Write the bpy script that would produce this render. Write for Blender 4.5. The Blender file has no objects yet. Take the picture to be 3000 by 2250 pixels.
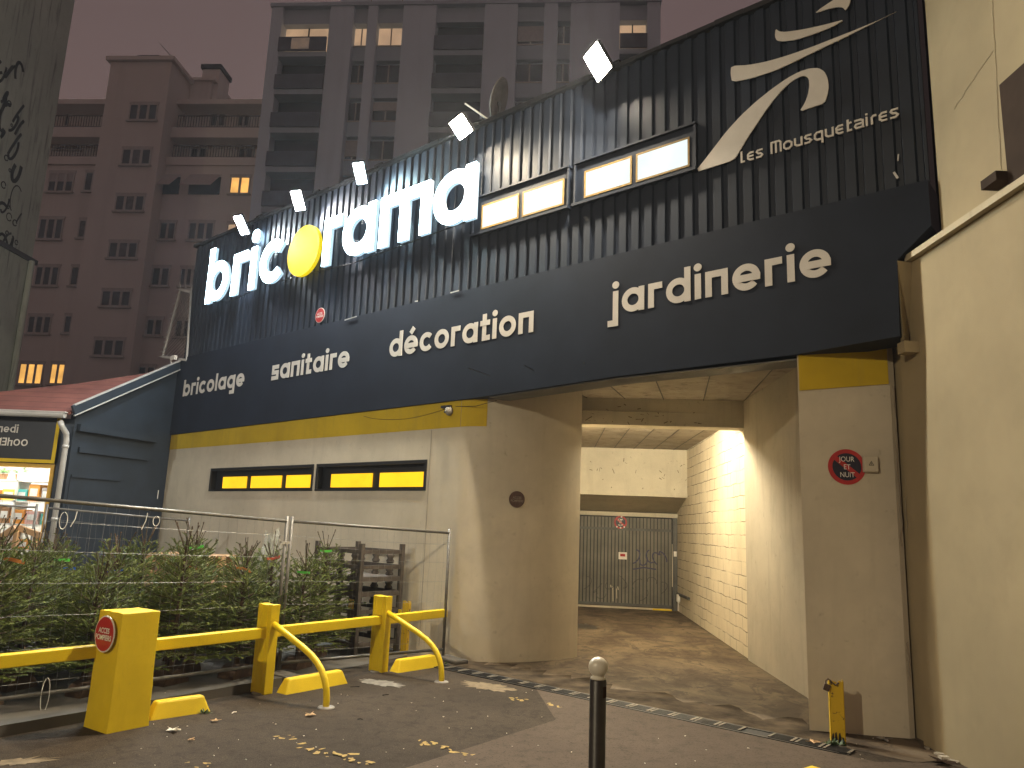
import bpy, math, random
from mathutils import Vector, Matrix

# ------------------------------------------------------------------ camera, world, exposure
sc = bpy.context.scene
col = sc.collection
RAD = math.radians
CAM = Vector((0.0, 0.0, 1.8))
FOC, PITCH, ROLL = 2200.0, RAD(10.8), RAD(2.2)          # focal length in photo pixels (3000 wide)
FWD = Vector((0, math.cos(PITCH), math.sin(PITCH)))
_u0 = Vector((0, -math.sin(PITCH), math.cos(PITCH))); _r0 = Vector((1, 0, 0))
RGT = _r0 * math.cos(ROLL) + _u0 * math.sin(ROLL)
UPV = -_r0 * math.sin(ROLL) + _u0 * math.cos(ROLL)
cd = bpy.data.cameras.new('camera'); cam = bpy.data.objects.new('camera', cd); col.objects.link(cam)
cd.sensor_width = 36.0; cd.lens = FOC / 3000 * 36; cd.clip_start = 0.05; cd.clip_end = 2000
M = Matrix((( RGT.x, UPV.x, -FWD.x, CAM.x), (RGT.y, UPV.y, -FWD.y, CAM.y), (RGT.z, UPV.z, -FWD.z, CAM.z), (0, 0, 0, 1)))
cam.matrix_world = M
sc.camera = cam
sc.view_settings.view_transform = 'Standard'; sc.view_settings.look = 'None'
sc.view_settings.exposure = 0.13; sc.view_settings.gamma = 1.0

# night sky over a lit city: dull mauve-brown cloud, a little brighter low down
w = bpy.data.worlds.new('World'); sc.world = w; w.use_nodes = True
nt = w.node_tree; nt.nodes.clear()
wo = nt.nodes.new('ShaderNodeOutputWorld'); bg = nt.nodes.new('ShaderNodeBackground')
tc = nt.nodes.new('ShaderNodeTexCoord'); sx = nt.nodes.new('ShaderNodeSeparateXYZ')
rp = nt.nodes.new('ShaderNodeValToRGB'); nz = nt.nodes.new('ShaderNodeTexNoise'); mx = nt.nodes.new('ShaderNodeMix')
mx.data_type = 'RGBA'; mx.blend_type = 'MULTIPLY'; mx.inputs[0].default_value = 0.34
nz.inputs['Scale'].default_value = 1.6; nz.inputs['Detail'].default_value = 3
nt.links.new(tc.outputs['Generated'], sx.inputs[0]); nt.links.new(sx.outputs['Z'], rp.inputs[0])
nt.links.new(tc.outputs['Generated'], nz.inputs['Vector'])
rp.color_ramp.elements[0].position = 0.0; rp.color_ramp.elements[0].color = (0.200, 0.126, 0.108, 1)
rp.color_ramp.elements[1].position = 0.75; rp.color_ramp.elements[1].color = (0.118, 0.082, 0.083, 1)
nt.links.new(rp.outputs[0], mx.inputs[6]); nt.links.new(nz.outputs['Fac'], mx.inputs[7])
nt.links.new(mx.outputs[2], bg.inputs[0]); bg.inputs[1].default_value = 1.0
nt.links.new(bg.outputs[0], wo.inputs[0])

rnd = random.Random(7)

# ------------------------------------------------------------------ survey helpers (photo sight line met with a real plane)
def ray(x, y): return FWD * FOC + RGT * (x - 1500) + UPV * (1125 - y)
def G(x, y, z=0.0):
    d = ray(x, y); return CAM + d * ((z - CAM.z) / d.z)
def onplane(x, y, p, n):
    d = ray(x, y); return CAM + d * ((Vector(p) - CAM).dot(Vector(n)) / d.dot(Vector(n)))
def ony(x, y, yy): return onplane(x, y, (0, yy, 0), (0, 1, 0))
P0 = Vector((2.96262509, 7.63172701, 0.0))
UX = Vector((0.75837415, -0.6518195, 0)); INN = Vector((0.6518195, 0.75837415, 0))
FANG = math.atan2(UX.y, UX.x)
FM = Matrix.Translation(P0) @ Matrix.Rotation(FANG, 4, 'Z')   # facade frame: x along the front to the right, y into the building
def FP(s, d, z): return FM @ Vector((s, d, z))
def fac(x, y, off=0.0):
    q = onplane(x, y, P0 - INN * off, INN); return (q - P0).dot(UX), q.z
def LOC(p):
    p = Vector((p[0], p[1], 0)) - P0; return p.dot(UX), p.dot(INN)

# ------------------------------------------------------------------ mesh building
class MB:
    def __init__(s): s.v = []; s.f = []; s.mi = []
    def add(s, vs, fs, mi=0):
        b = len(s.v); s.v += [tuple(v) for v in vs]
        for f in fs: s.f.append(tuple(i + b for i in f)); s.mi.append(mi)
    def box(s, c, d, rz=0.0, mi=0, m=None):
        hx, hy, hz = d[0] / 2, d[1] / 2, d[2] / 2
        vs = [Vector((x, y, z)) for z in (-hz, hz) for y in (-hy, hy) for x in (-hx, hx)]
        r = m if m is not None else Matrix.Rotation(rz, 3, 'Z')
        vs = [r @ v + Vector(c) for v in vs]
        s.add(vs, [(0, 2, 3, 1), (4, 5, 7, 6), (0, 1, 5, 4), (2, 6, 7, 3), (0, 4, 6, 2), (1, 3, 7, 5)], mi)
    def b2(s, a, b, mi=0):
        s.box([(a[i] + b[i]) / 2 for i in range(3)], [abs(b[i] - a[i]) for i in range(3)], 0, mi)
    def beam(s, a, b, wd, ht, mi=0, up=(0, 0, 1)):
        a = Vector(a); b = Vector(b); d = (b - a); L = d.length; d.normalize()
        u = Vector(up); sd = d.cross(u)
        if sd.length < 1e-4: sd = d.cross(Vector((1, 0, 0)))
        sd.normalize(); u = sd.cross(d)
        vs = []
        for p in (a, b):
            for i, j in ((-1, -1), (1, -1), (1, 1), (-1, 1)): vs.append(p + sd * (i * wd / 2) + u * (j * ht / 2))
        s.add(vs, [(0, 1, 2, 3), (7, 6, 5, 4), (0, 4, 5, 1), (1, 5, 6, 2), (2, 6, 7, 3), (3, 7, 4, 0)], mi)
    def quad(s, a, b, c, d, mi=0): s.add([a, b, c, d], [(0, 1, 2, 3)], mi)
    def prism(s, poly, h, mi=0, side=None):
        n = len(poly); h = Vector(h); p = [Vector(q) for q in poly]
        s.add(p + [q + h for q in p], [tuple(range(n))[::-1], tuple(range(n, 2 * n))], mi)
        b = len(s.v) - 2 * n
        for i in range(n):
            j = (i + 1) % n; s.f.append((b + i, b + j, b + n + j, b + n + i)); s.mi.append(mi if side is None else side)
    def tube(s, path, r, n=8, mi=0, caps=True):
        path = [Vector(p) for p in path]; rs = r if isinstance(r, (list, tuple)) else [r] * len(path)
        b = len(s.v); prev = None
        for i, p in enumerate(path):
            t = (path[min(i + 1, len(path) - 1)] - path[max(i - 1, 0)])
            t = t.normalized() if t.length > 1e-9 else Vector((0, 0, 1))
            if prev is None:
                a = t.cross(Vector((0, 0, 1)))
                if a.length < 1e-3: a = t.cross(Vector((1, 0, 0)))
            else:
                a = prev - t * prev.dot(t)
            a.normalize(); prev = a; c = t.cross(a)
            for k in range(n):
                q = 2 * math.pi * k / n; s.v.append(tuple(p + a * (rs[i] * math.cos(q)) + c * (rs[i] * math.sin(q))))
        for i in range(len(path) - 1):
            for k in range(n):
                k2 = (k + 1) % n; s.f.append((b + i * n + k, b + i * n + k2, b + (i + 1) * n + k2, b + (i + 1) * n + k)); s.mi.append(mi)
        if caps:
            s.f.append(tuple(b + k for k in range(n))[::-1]); s.mi.append(mi)
            e = b + (len(path) - 1) * n; s.f.append(tuple(e + k for k in range(n))); s.mi.append(mi)
    def lathe(s, prof, c=(0, 0, 0), n=16, mi=0):
        b = len(s.v); c = Vector(c)
        for r, z in prof:
            for k in range(n):
                q = 2 * math.pi * k / n; s.v.append(tuple(c + Vector((r * math.cos(q), r * math.sin(q), z))))
        for i in range(len(prof) - 1):
            for k in range(n):
                k2 = (k + 1) % n; s.f.append((b + i * n + k, b + i * n + k2, b + (i + 1) * n + k2, b + (i + 1) * n + k)); s.mi.append(mi)
        s.f.append(tuple(b + k for k in range(n))[::-1]); s.mi.append(mi)
        e = b + (len(prof) - 1) * n; s.f.append(tuple(e + k for k in range(n))); s.mi.append(mi)
    def strip(s, path, z0, z1, mi=0):          # vertical sheet over a plan path
        for (a, b) in zip(path, path[1:]):
            s.quad((a[0], a[1], z0), (b[0], b[1], z0), (b[0], b[1], z1), (a[0], a[1], z1), mi)
    def ribbon(s, pts, wd, y0, y1, closed=False, mi=0, side=None):
        # flat stroke in the local XZ plane, front face at y0 (towards the viewer), back at y1
        p = [Vector((q[0], q[1])) for q in pts]; n = len(p); L = []; Rr = []
        for i in range(n):
            a = p[i - 1] if (closed or i > 0) else None; c = p[(i + 1) % n] if (closed or i < n - 1) else None
            d1 = (p[i] - a).normalized() if a is not None else None; d2 = (c - p[i]).normalized() if c is not None else None
            if d1 is None: d1 = d2
            if d2 is None: d2 = d1
            n1 = Vector((-d1.y, d1.x)); n2 = Vector((-d2.y, d2.x)); m = (n1 + n2)
            m = m / max(0.25, m.dot(n1)) if m.length > 1e-6 else n1
            L.append(p[i] + m * (wd / 2)); Rr.append(p[i] - m * (wd / 2))
        k = n if closed else n - 1; sd = mi if side is None else side
        b = len(s.v)
        for i in range(n):
            for q, y in ((L[i], y0), (Rr[i], y0), (L[i], y1), (Rr[i], y1)): s.v.append((q.x, y, q.y))
        for i in range(k):
            a = b + 4 * i; c = b + 4 * ((i + 1) % n)
            s.f += [(a, a + 1, c + 1, c), (a + 2, c + 2, c + 3, a + 3), (a, c, c + 2, a + 2), (a + 1, a + 3, c + 3, c + 1)]
            s.mi += [mi, sd, sd, sd]
        if not closed:
            for a in (b, b + 4 * (n - 1)): s.f.append((a, a + 1, a + 3, a + 2)); s.mi.append(sd)
    def xf(s, m): s.v = [tuple(m @ Vector(v)) for v in s.v]; return s

ROOTM = {}
def link_mesh(name, mb, mats, smooth=False):
    me = bpy.data.meshes.new(name); me.from_pydata(mb.v, [], mb.f)
    mats = mats if isinstance(mats, (list, tuple)) else [mats]
    for m in mats: me.materials.append(m)
    if len(mats) > 1: me.polygons.foreach_set('material_index', mb.mi)
    if smooth: me.polygons.foreach_set('use_smooth', [True] * len(me.polygons))
    me.update()
    o = bpy.data.objects.new(name, me); col.objects.link(o); return o
def tag(o, label=None, cat=None, group=None, kind=None):
    if label: o['label'] = label
    if cat: o['category'] = cat
    if group: o['group'] = group
    if kind: o['kind'] = kind
    return o
def thing(name, label, cat, loc=(0, 0, 0), rz=0.0, group=None, m=None):
    o = bpy.data.objects.new(name, None); col.objects.link(o)
    o.empty_display_size = 0.1
    mm = m if m is not None else Matrix.Translation(Vector(loc)) @ Matrix.Rotation(rz, 4, 'Z')
    o.matrix_world = mm; ROOTM[o.name] = mm
    return tag(o, label, cat, group)
def part(name, mb, mats, parent, world=False, smooth=False, bevel=0.0, label=None, solid=0.0):
    if world: mb.xf(ROOTM[parent.name].inverted())
    o = link_mesh(name, mb, mats, smooth); o.parent = parent; ROOTM[o.name] = ROOTM[parent.name]
    if bevel:
        b = o.modifiers.new('bevel', 'BEVEL'); b.width = bevel; b.segments = 2; b.limit_method = 'ANGLE'
    if solid:
        q = o.modifiers.new('solid', 'SOLIDIFY'); q.thickness = solid
    if label: o['label'] = label
    return o
def single(name, mb, mats, label, cat, loc=(0, 0, 0), rz=0.0, group=None, world=False, smooth=False, bevel=0.0):
    mm = Matrix.Translation(Vector(loc)) @ Matrix.Rotation(rz, 4, 'Z')
    if world: mb.xf(mm.inverted())
    o = link_mesh(name, mb, mats, smooth); o.matrix_world = mm; ROOTM[o.name] = mm
    if bevel:
        b = o.modifiers.new('bevel', 'BEVEL'); b.width = bevel; b.segments = 2; b.limit_method = 'ANGLE'
    return tag(o, label, cat, group)
def struct(name, mb, mats):
    o = link_mesh(name, mb, mats); o['kind'] = 'structure'; return o
def copy_tree(o, parent=None):
    c = o.copy(); col.objects.link(c)
    if parent is not None: c.parent = parent
    ROOTM[c.name] = ROOTM.get(o.name)
    for ch in [x for x in o.children]: copy_tree(ch, c)
    return c

# ------------------------------------------------------------------ materials
def _mat(name):
    m = bpy.data.materials.new(name); m.use_nodes = True; nt = m.node_tree
    return m, nt, nt.nodes['Principled BSDF']
def N(nt, t, **kw):
    n = nt.nodes.new(t)
    for k, v in kw.items(): setattr(n, k, v)
    return n
def ramp(nt, src, stops):
    r = N(nt, 'ShaderNodeValToRGB'); e = r.color_ramp.elements
    while len(e) < len(stops): e.new(0.5)
    for i, (p, c) in enumerate(stops): e[i].position = p; e[i].color = (*c, 1) if len(c) == 3 else (c[0], c[0], c[0], 1)
    nt.links.new(src, r.inputs[0]); return r.outputs[0]
def noise(nt, vec, scale, detail=4, rough=0.55, dist=0.0, sc3=None):
    if sc3:
        mp = N(nt, 'ShaderNodeMapping'); mp.inputs['Scale'].default_value = sc3; nt.links.new(vec, mp.inputs[0]); vec = mp.outputs[0]
    n = N(nt, 'ShaderNodeTexNoise'); n.inputs['Scale'].default_value = scale; n.inputs['Detail'].default_value = detail
    n.inputs['Roughness'].default_value = rough; n.inputs['Distortion'].default_value = dist
    nt.links.new(vec, n.inputs['Vector']); return n.outputs['Fac']
def mixc(nt, fac, a, b, mode='MIX'):
    m = N(nt, 'ShaderNodeMix', data_type='RGBA', blend_type=mode)
    for i, v in ((0, fac), (6, a), (7, b)):
        if hasattr(v, 'is_linked'): nt.links.new(v, m.inputs[i])
        elif i == 0: m.inputs[0].default_value = v
        else: m.inputs[i].default_value = (*v, 1)
    return m.outputs[2]
def bump(nt, bs, src, strength, dist=0.01):
    b = N(nt, 'ShaderNodeBump'); b.inputs['Strength'].default_value = strength; b.inputs['Distance'].default_value = dist
    nt.links.new(src, b.inputs['Height']); nt.links.new(b.outputs[0], bs.inputs['Normal'])
def pos(nt, obj=False):
    if obj: return N(nt, 'ShaderNodeTexCoord').outputs['Object']
    return N(nt, 'ShaderNodeNewGeometry').outputs['Position']

def plain(name, c, rough=0.6, metal=0.0, var=0.12, scale=8.0, bmp=0.0, bscale=80, spec=0.5):
    m, nt, b = _mat(name); v = pos(nt, True)
    lo = tuple(x * (1 - var) for x in c); hi = tuple(min(1, x * (1 + var)) for x in c)
    nt.links.new(ramp(nt, noise(nt, v, scale), [(0.3, lo), (0.7, hi)]), b.inputs['Base Color'])
    b.inputs['Roughness'].default_value = rough; b.inputs['Metallic'].default_value = metal
    b.inputs['Specular IOR Level'].default_value = spec
    if bmp: bump(nt, b, noise(nt, v, bscale, 3), bmp, 0.005)
    return m
def emis(name, c, s, var=0.0, scale=3.0, base=(0.5, 0.5, 0.5)):
    m, nt, b = _mat(name)
    b.inputs['Base Color'].default_value = (*base, 1); b.inputs['Roughness'].default_value = 0.6; b.inputs['Specular IOR Level'].default_value = 0.05
    b.inputs['Emission Strength'].default_value = s
    if var:
        lo = tuple(x * (1 - var) for x in c)
        nt.links.new(ramp(nt, noise(nt, pos(nt, True), scale, 3), [(0.35, lo), (0.62, c)]), b.inputs['Emission Color'])
    else: b.inputs['Emission Color'].default_value = (*c, 1)
    return m
def render_wall(name, c, dirt=(0.22, 0.18, 0.13), amt=0.55, streak=0.5, bmp=0.25, big=0.6):
    # old painted render: cloudy tone, vertical run-off streaks, small scuffs, fine roughness
    m, nt, b = _mat(name); v = pos(nt)
    n1 = noise(nt, v, big, 5, 0.6); st = noise(nt, v, 1.0, 5, 0.65, 0.4, (5, 5, 0.45)); sp = noise(nt, v, 9, 6, 0.7)
    base = mixc(nt, ramp(nt, n1, [(0.35, (0,)), (0.7, (1,))]), tuple(x * 0.80 for x in c), tuple(min(1, x * 1.10) for x in c))
    base = mixc(nt, ramp(nt, noise(nt, v, 2.6, 6, 0.7, 0.5), [(0.5, (0,)), (0.72, (0.35,))]), base, tuple(x * 0.72 for x in c))
    f = ramp(nt, st, [(0.52, (0,)), (0.8, (streak,))])
    base = mixc(nt, f, base, dirt)
    f2 = ramp(nt, sp, [(0.62, (0,)), (0.78, (amt,))])
    base = mixc(nt, f2, base, tuple(x * 0.8 for x in dirt))
    nt.links.new(base, b.inputs['Base Color']); b.inputs['Roughness'].default_value = 0.85
    b.inputs['Specular IOR Level'].default_value = 0.25
    bump(nt, b, noise(nt, v, 120, 4, 0.7), bmp, 0.004); return m
def painted(name, c, chip=(0.09, 0.06, 0.035), chipamt=0.66, rough=0.45, dirt=0.35):
    m, nt, b = _mat(name); v = pos(nt)
    n1 = noise(nt, v, 3, 5, 0.6); n2 = noise(nt, v, 17, 6, 0.7)
    base = mixc(nt, ramp(nt, n1, [(0.35, (0,)), (0.75, (dirt,))]), c, tuple(x * 0.62 for x in c))
    base = mixc(nt, ramp(nt, noise(nt, v, 1.0, 6, 0.75, 0.6, (7, 7, 2.2)), [(0.58, (0,)), (0.8, (0.32,))]), base, (c[0] * 0.36, c[1] * 0.34, 0.02))
    base = mixc(nt, ramp(nt, n2, [(chipamt, (0,)), (chipamt + 0.03, (1,))]), base, chip)
    nt.links.new(base, b.inputs['Base Color']); b.inputs['Roughness'].default_value = rough
    bump(nt, b, noise(nt, v, 60, 4), 0.15, 0.004); return m

m_cream = render_wall('cream_render', (0.60, 0.535, 0.415), dirt=(0.26, 0.22, 0.155), amt=0.55, streak=0.18)
m_right = render_wall('ochre_render', (0.34, 0.275, 0.165), amt=0.12, streak=0.18, bmp=0.45)
m_passw = render_wall('passage_render', (0.48, 0.435, 0.35), dirt=(0.20, 0.17, 0.13), amt=0.8, streak=0.4)
m_beam = render_wall('beam_render', (0.64, 0.59, 0.47), dirt=(0.26, 0.22, 0.17), amt=0.75, streak=0.3)
m_yelwall = render_wall('yellow_wall_paint', (0.60, 0.42, 0.02), dirt=(0.35, 0.27, 0.05), amt=0.2, streak=0.5, bmp=0.2)
m_navy = plain('navy_fascia', (0.0135, 0.019, 0.033), 0.65, 0, 0.2, 1.2, 0.08, 60, 0.18)
m_clad = plain('dark_cladding', (0.0135, 0.0205, 0.036), 0.5, 0.0, 0.25, 0.8, spec=0.3)
m_shednavy = plain('dark_blue_panel', (0.020, 0.029, 0.043), 0.5, 0, 0.2, 2.0)
m_trim = plain('dark_trim', (0.012, 0.012, 0.013), 0.5)
m_letter = plain('pale_letter', (0.60, 0.57, 0.52), 0.6, 0, 0.06, 5)
m_yellow = painted('yellow_gloss', (0.76, 0.55, 0.008), chipamt=0.685, dirt=0.3)
m_yellowc = painted('yellow_concrete_paint', (0.74, 0.53, 0.008), chip=(0.2, 0.16, 0.1), chipamt=0.69, rough=0.6, dirt=0.42)
m_galv = plain('galvanised', (0.15, 0.143, 0.13), 0.5, 0.3, 0.2, 14)
m_wire = plain('fence_wire', (0.22, 0.215, 0.20), 0.5, 0.4, 0.1)
m_zinc = plain('pale_zinc', (0.50, 0.49, 0.47), 0.5, 0.2, 0.12, 3)
m_white = plain('white_plastic', (0.75, 0.74, 0.70), 0.4)
m_black = plain('black_matt', (0.008, 0.008, 0.009), 0.7)
m_greym = plain('grey_metal', (0.10, 0.10, 0.095), 0.55, 0.2, 0.2, 3)
m_gate = plain('gate_metal', (0.155, 0.145, 0.12), 0.6, 0.1, 0.22, 2.2)
m_conc = render_wall('raw_concrete', (0.40, 0.355, 0.285), dirt=(0.09, 0.075, 0.06), amt=1.0, streak=0.85, big=2.2)
m_red = plain('sign_red', (0.42, 0.022, 0.022), 0.4)
m_signnavy = plain('sign_navy', (0.012, 0.012, 0.03), 0.35)
m_signwhite = plain('sign_white', (0.75, 0.72, 0.66), 0.4)
m_wood = plain('pale_pallet_wood', (0.44, 0.27, 0.14), 0.75, 0, 0.3, 6, 0.2, 40)
m_wooddark = plain('grey_weathered_wood', (0.085, 0.07, 0.058), 0.8, 0, 0.35, 7, 0.2, 40)
m_bark = plain('bark', (0.075, 0.047, 0.028), 0.9, 0, 0.35, 20, 0.3, 60)
m_concgrey = plain('grey_concrete', (0.25, 0.235, 0.21), 0.85, 0, 0.25, 6, 0.3, 50)

def brickwall():
    m, nt, b = _mat('painted_blockwork'); v = pos(nt)
    sep = N(nt, 'ShaderNodeSeparateXYZ'); nt.links.new(v, sep.inputs[0]); cmb = N(nt, 'ShaderNodeCombineXYZ')
    wob = noise(nt, v, 2.5, 3); ma = N(nt, 'ShaderNodeMath', operation='MULTIPLY_ADD'); ma.inputs[1].default_value = 0.06
    nt.links.new(wob, ma.inputs[0]); nt.links.new(sep.outputs['Z'], ma.inputs[2])
    nt.links.new(sep.outputs['Y'], cmb.inputs[0]); nt.links.new(ma.outputs[0], cmb.inputs[1])
    br = N(nt, 'ShaderNodeTexBrick'); nt.links.new(cmb.outputs[0], br.inputs['Vector'])
    br.inputs['Scale'].default_value = 1.0; br.inputs['Brick Width'].default_value = 0.44; br.inputs['Row Height'].default_value = 0.205
    br.inputs['Mortar Size'].default_value = 0.009; br.inputs['Mortar Smooth'].default_value = 0.35
    br.inputs['Color1'].default_value = (1, 1, 1, 1); br.inputs['Color2'].default_value = (1, 1, 1, 1); br.inputs['Mortar'].default_value = (0, 0, 0, 1)
    base = mixc(nt, ramp(nt, noise(nt, v, 1.1, 5), [(0.35, (0,)), (0.7, (1,))]), (0.58, 0.51, 0.38), (0.70, 0.62, 0.47))
    gap = ramp(nt, noise(nt, v, 1.7, 4), [(0.36, (0.1,)), (0.58, (1.0,))])
    inv = N(nt, 'ShaderNodeMath', operation='SUBTRACT'); inv.inputs[0].default_value = 1.0; nt.links.new(br.outputs['Color'], inv.inputs[1])
    f = N(nt, 'ShaderNodeMath', operation='MULTIPLY'); nt.links.new(inv.outputs[0], f.inputs[0]); nt.links.new(gap, f.inputs[1])
    base = mixc(nt, f.outputs[0], base, (0.17, 0.14, 0.095))
    base = mixc(nt, ramp(nt, noise(nt, v, 8, 6, 0.7), [(0.62, (0,)), (0.8, (0.5,))]), base, (0.25, 0.2, 0.14))
    nt.links.new(base, b.inputs['Base Color']); b.inputs['Roughness'].default_value = 0.85
    bump(nt, b, br.outputs['Color'], 0.3, 0.008); return m
m_block = brickwall()

def asphalt(name, lo, hi, speck, spk=0.63, big=0.5, bm=0.6, rough=0.85, patch=None):
    m, nt, b = _mat(name); v = pos(nt)
    base = mixc(nt, ramp(nt, noise(nt, v, big, 6, 0.6), [(0.35, (0,)), (0.68, (1,))]), lo, hi)
    fine = noise(nt, v, 95, 3, 0.6)
    base = mixc(nt, ramp(nt, fine, [(spk, (0,)), (spk + 0.06, (0.7,))]), base, speck)
    base = mixc(nt, ramp(nt, noise(nt, v, 60, 3), [(0.3, (0.8,)), (0.44, (0,))]), base, tuple(x * 0.3 for x in lo))
    base = mixc(nt, ramp(nt, noise(nt, v, 7, 6, 0.75), [(0.35, (0.55,)), (0.5, (0,)), (0.62, (0,)), (0.8, (0.5,))]), base, tuple(x * 0.5 for x in lo))
    if big < 0.6:
        vo = N(nt, 'ShaderNodeTexVoronoi', feature='DISTANCE_TO_EDGE'); vo.inputs['Scale'].default_value = 0.55; vo.inputs['Randomness'].default_value = 1.0
        wv = N(nt, 'ShaderNodeVectorMath', operation='ADD'); nc = N(nt, 'ShaderNodeTexNoise'); nc.inputs['Scale'].default_value = 2.2; nc.inputs['Detail'].default_value = 5
        nt.links.new(v, nc.inputs['Vector']); nt.links.new(v, wv.inputs[0]); nt.links.new(nc.outputs['Color'], wv.inputs[1]); nt.links.new(wv.outputs[0], vo.inputs['Vector'])
        base = mixc(nt, ramp(nt, vo.outputs['Distance'], [(0.0, (0.35,)), (0.005, (0.25,)), (0.010, (0,))]), base, tuple(x * 0.35 for x in lo))
    if patch: base = mixc(nt, ramp(nt, noise(nt, v, 1.3, 6, 0.68, 0.6), [(0.5, (0,)), (0.6, (0.75,))]), base, patch)
    nt.links.new(base, b.inputs['Base Color']); b.inputs['Roughness'].default_value = rough; b.inputs['Specular IOR Level'].default_value = 0.12
    bump(nt, b, fine, bm, 0.008); return m
m_asph = asphalt('old_asphalt', (0.036, 0.0275, 0.0195), (0.064, 0.049, 0.035), (0.19, 0.15, 0.11), 0.62)
m_pave = asphalt('smooth_pavement', (0.080, 0.060, 0.045), (0.100, 0.076, 0.057), (0.14, 0.11, 0.085), 0.7, 0.8, 0.25)

def driveway():
    m, nt, b = _mat('worn_concrete_floor'); v = pos(nt)
    a = noise(nt, v, 0.9, 8, 0.7, 0.6, (1.5, 1.1, 1)); c = noise(nt, v, 2.0, 8, 0.74, 0.9, (1.5, 1.1, 1))
    base = mixc(nt, ramp(nt, a, [(0.4, (0,)), (0.62, (1,))]), (0.070, 0.051, 0.035), (0.175, 0.134, 0.090))
    base = mixc(nt, ramp(nt, c, [(0.52, (0,)), (0.58, (0.75,))]), base, (0.045, 0.034, 0.025))
    base = mixc(nt, ramp(nt, noise(nt, v, 0.6, 4), [(0.55, (0,)), (0.75, (0.6,))]), base, (0.16, 0.125, 0.085))
    nt.links.new(base, b.inputs['Base Color']); b.inputs['Roughness'].default_value = 0.75; b.inputs['Specular IOR Level'].default_value = 0.2
    bump(nt, b, c, 0.5, 0.014); return m
m_drive = driveway()

def tiles():
    m, nt, b = _mat('red_roof_tiles'); v = pos(nt)
    sep = N(nt, 'ShaderNodeSeparateXYZ'); nt.links.new(v, sep.inputs[0])
    wv = N(nt, 'ShaderNodeTexWave', wave_type='BANDS', bands_direction='Y', wave_profile='SAW'); wv.inputs['Scale'].default_value = 1.35
    wv.inputs['Distortion'].default_value = 0.15; nt.links.new(v, wv.inputs[0])
    base = mixc(nt, ramp(nt, noise(nt, v, 2, 5), [(0.3, (0,)), (0.7, (1,))]), (0.15, 0.050, 0.040), (0.24, 0.085, 0.065))
    base = mixc(nt, ramp(nt, wv.outputs['Fac'], [(0.0, (0.85,)), (0.14, (0,))]), base, (0.05, 0.02, 0.017))
    nt.links.new(base, b.inputs['Base Color']); b.inputs['Roughness'].default_value = 0.8
    bump(nt, b, wv.outputs['Fac'], 0.6, 0.02); return m
m_tile = tiles()

def foliage(name, a, c):
    m, nt, b = _mat(name); v = pos(nt, True); oi = N(nt, 'ShaderNodeObjectInfo')
    base = mixc(nt, ramp(nt, noise(nt, v, 5, 3), [(0.32, (0,)), (0.68, (1,))]), a, c)
    base = mixc(nt, oi.outputs['Random'], base, tuple(x * y for x, y in zip(c, (0.75, 0.8, 0.7))))
    nt.links.new(base, b.inputs['Base Color']); b.inputs['Roughness'].default_value = 0.55
    b.inputs['Specular IOR Level'].default_value = 0.35; return m
m_needle = foliage('spruce_needles', (0.078, 0.118, 0.020), (0.185, 0.215, 0.038))

def tower_wall(name, c):
    m, nt, b = _mat(name); v = pos(nt)
    base = mixc(nt, ramp(nt, noise(nt, v, 0.12, 5), [(0.35, (0,)), (0.7, (1,))]), tuple(x * 0.85 for x in c), c)
    base = mixc(nt, ramp(nt, noise(nt, v, 0.35, 5, 0.6, 0, (3, 3, 0.3)), [(0.5, (0,)), (0.75, (0.35,))]), base, tuple(x * 0.65 for x in c))
    nt.links.new(base, b.inputs['Base Color']); b.inputs['Roughness'].default_value = 0.9; return m

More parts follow.
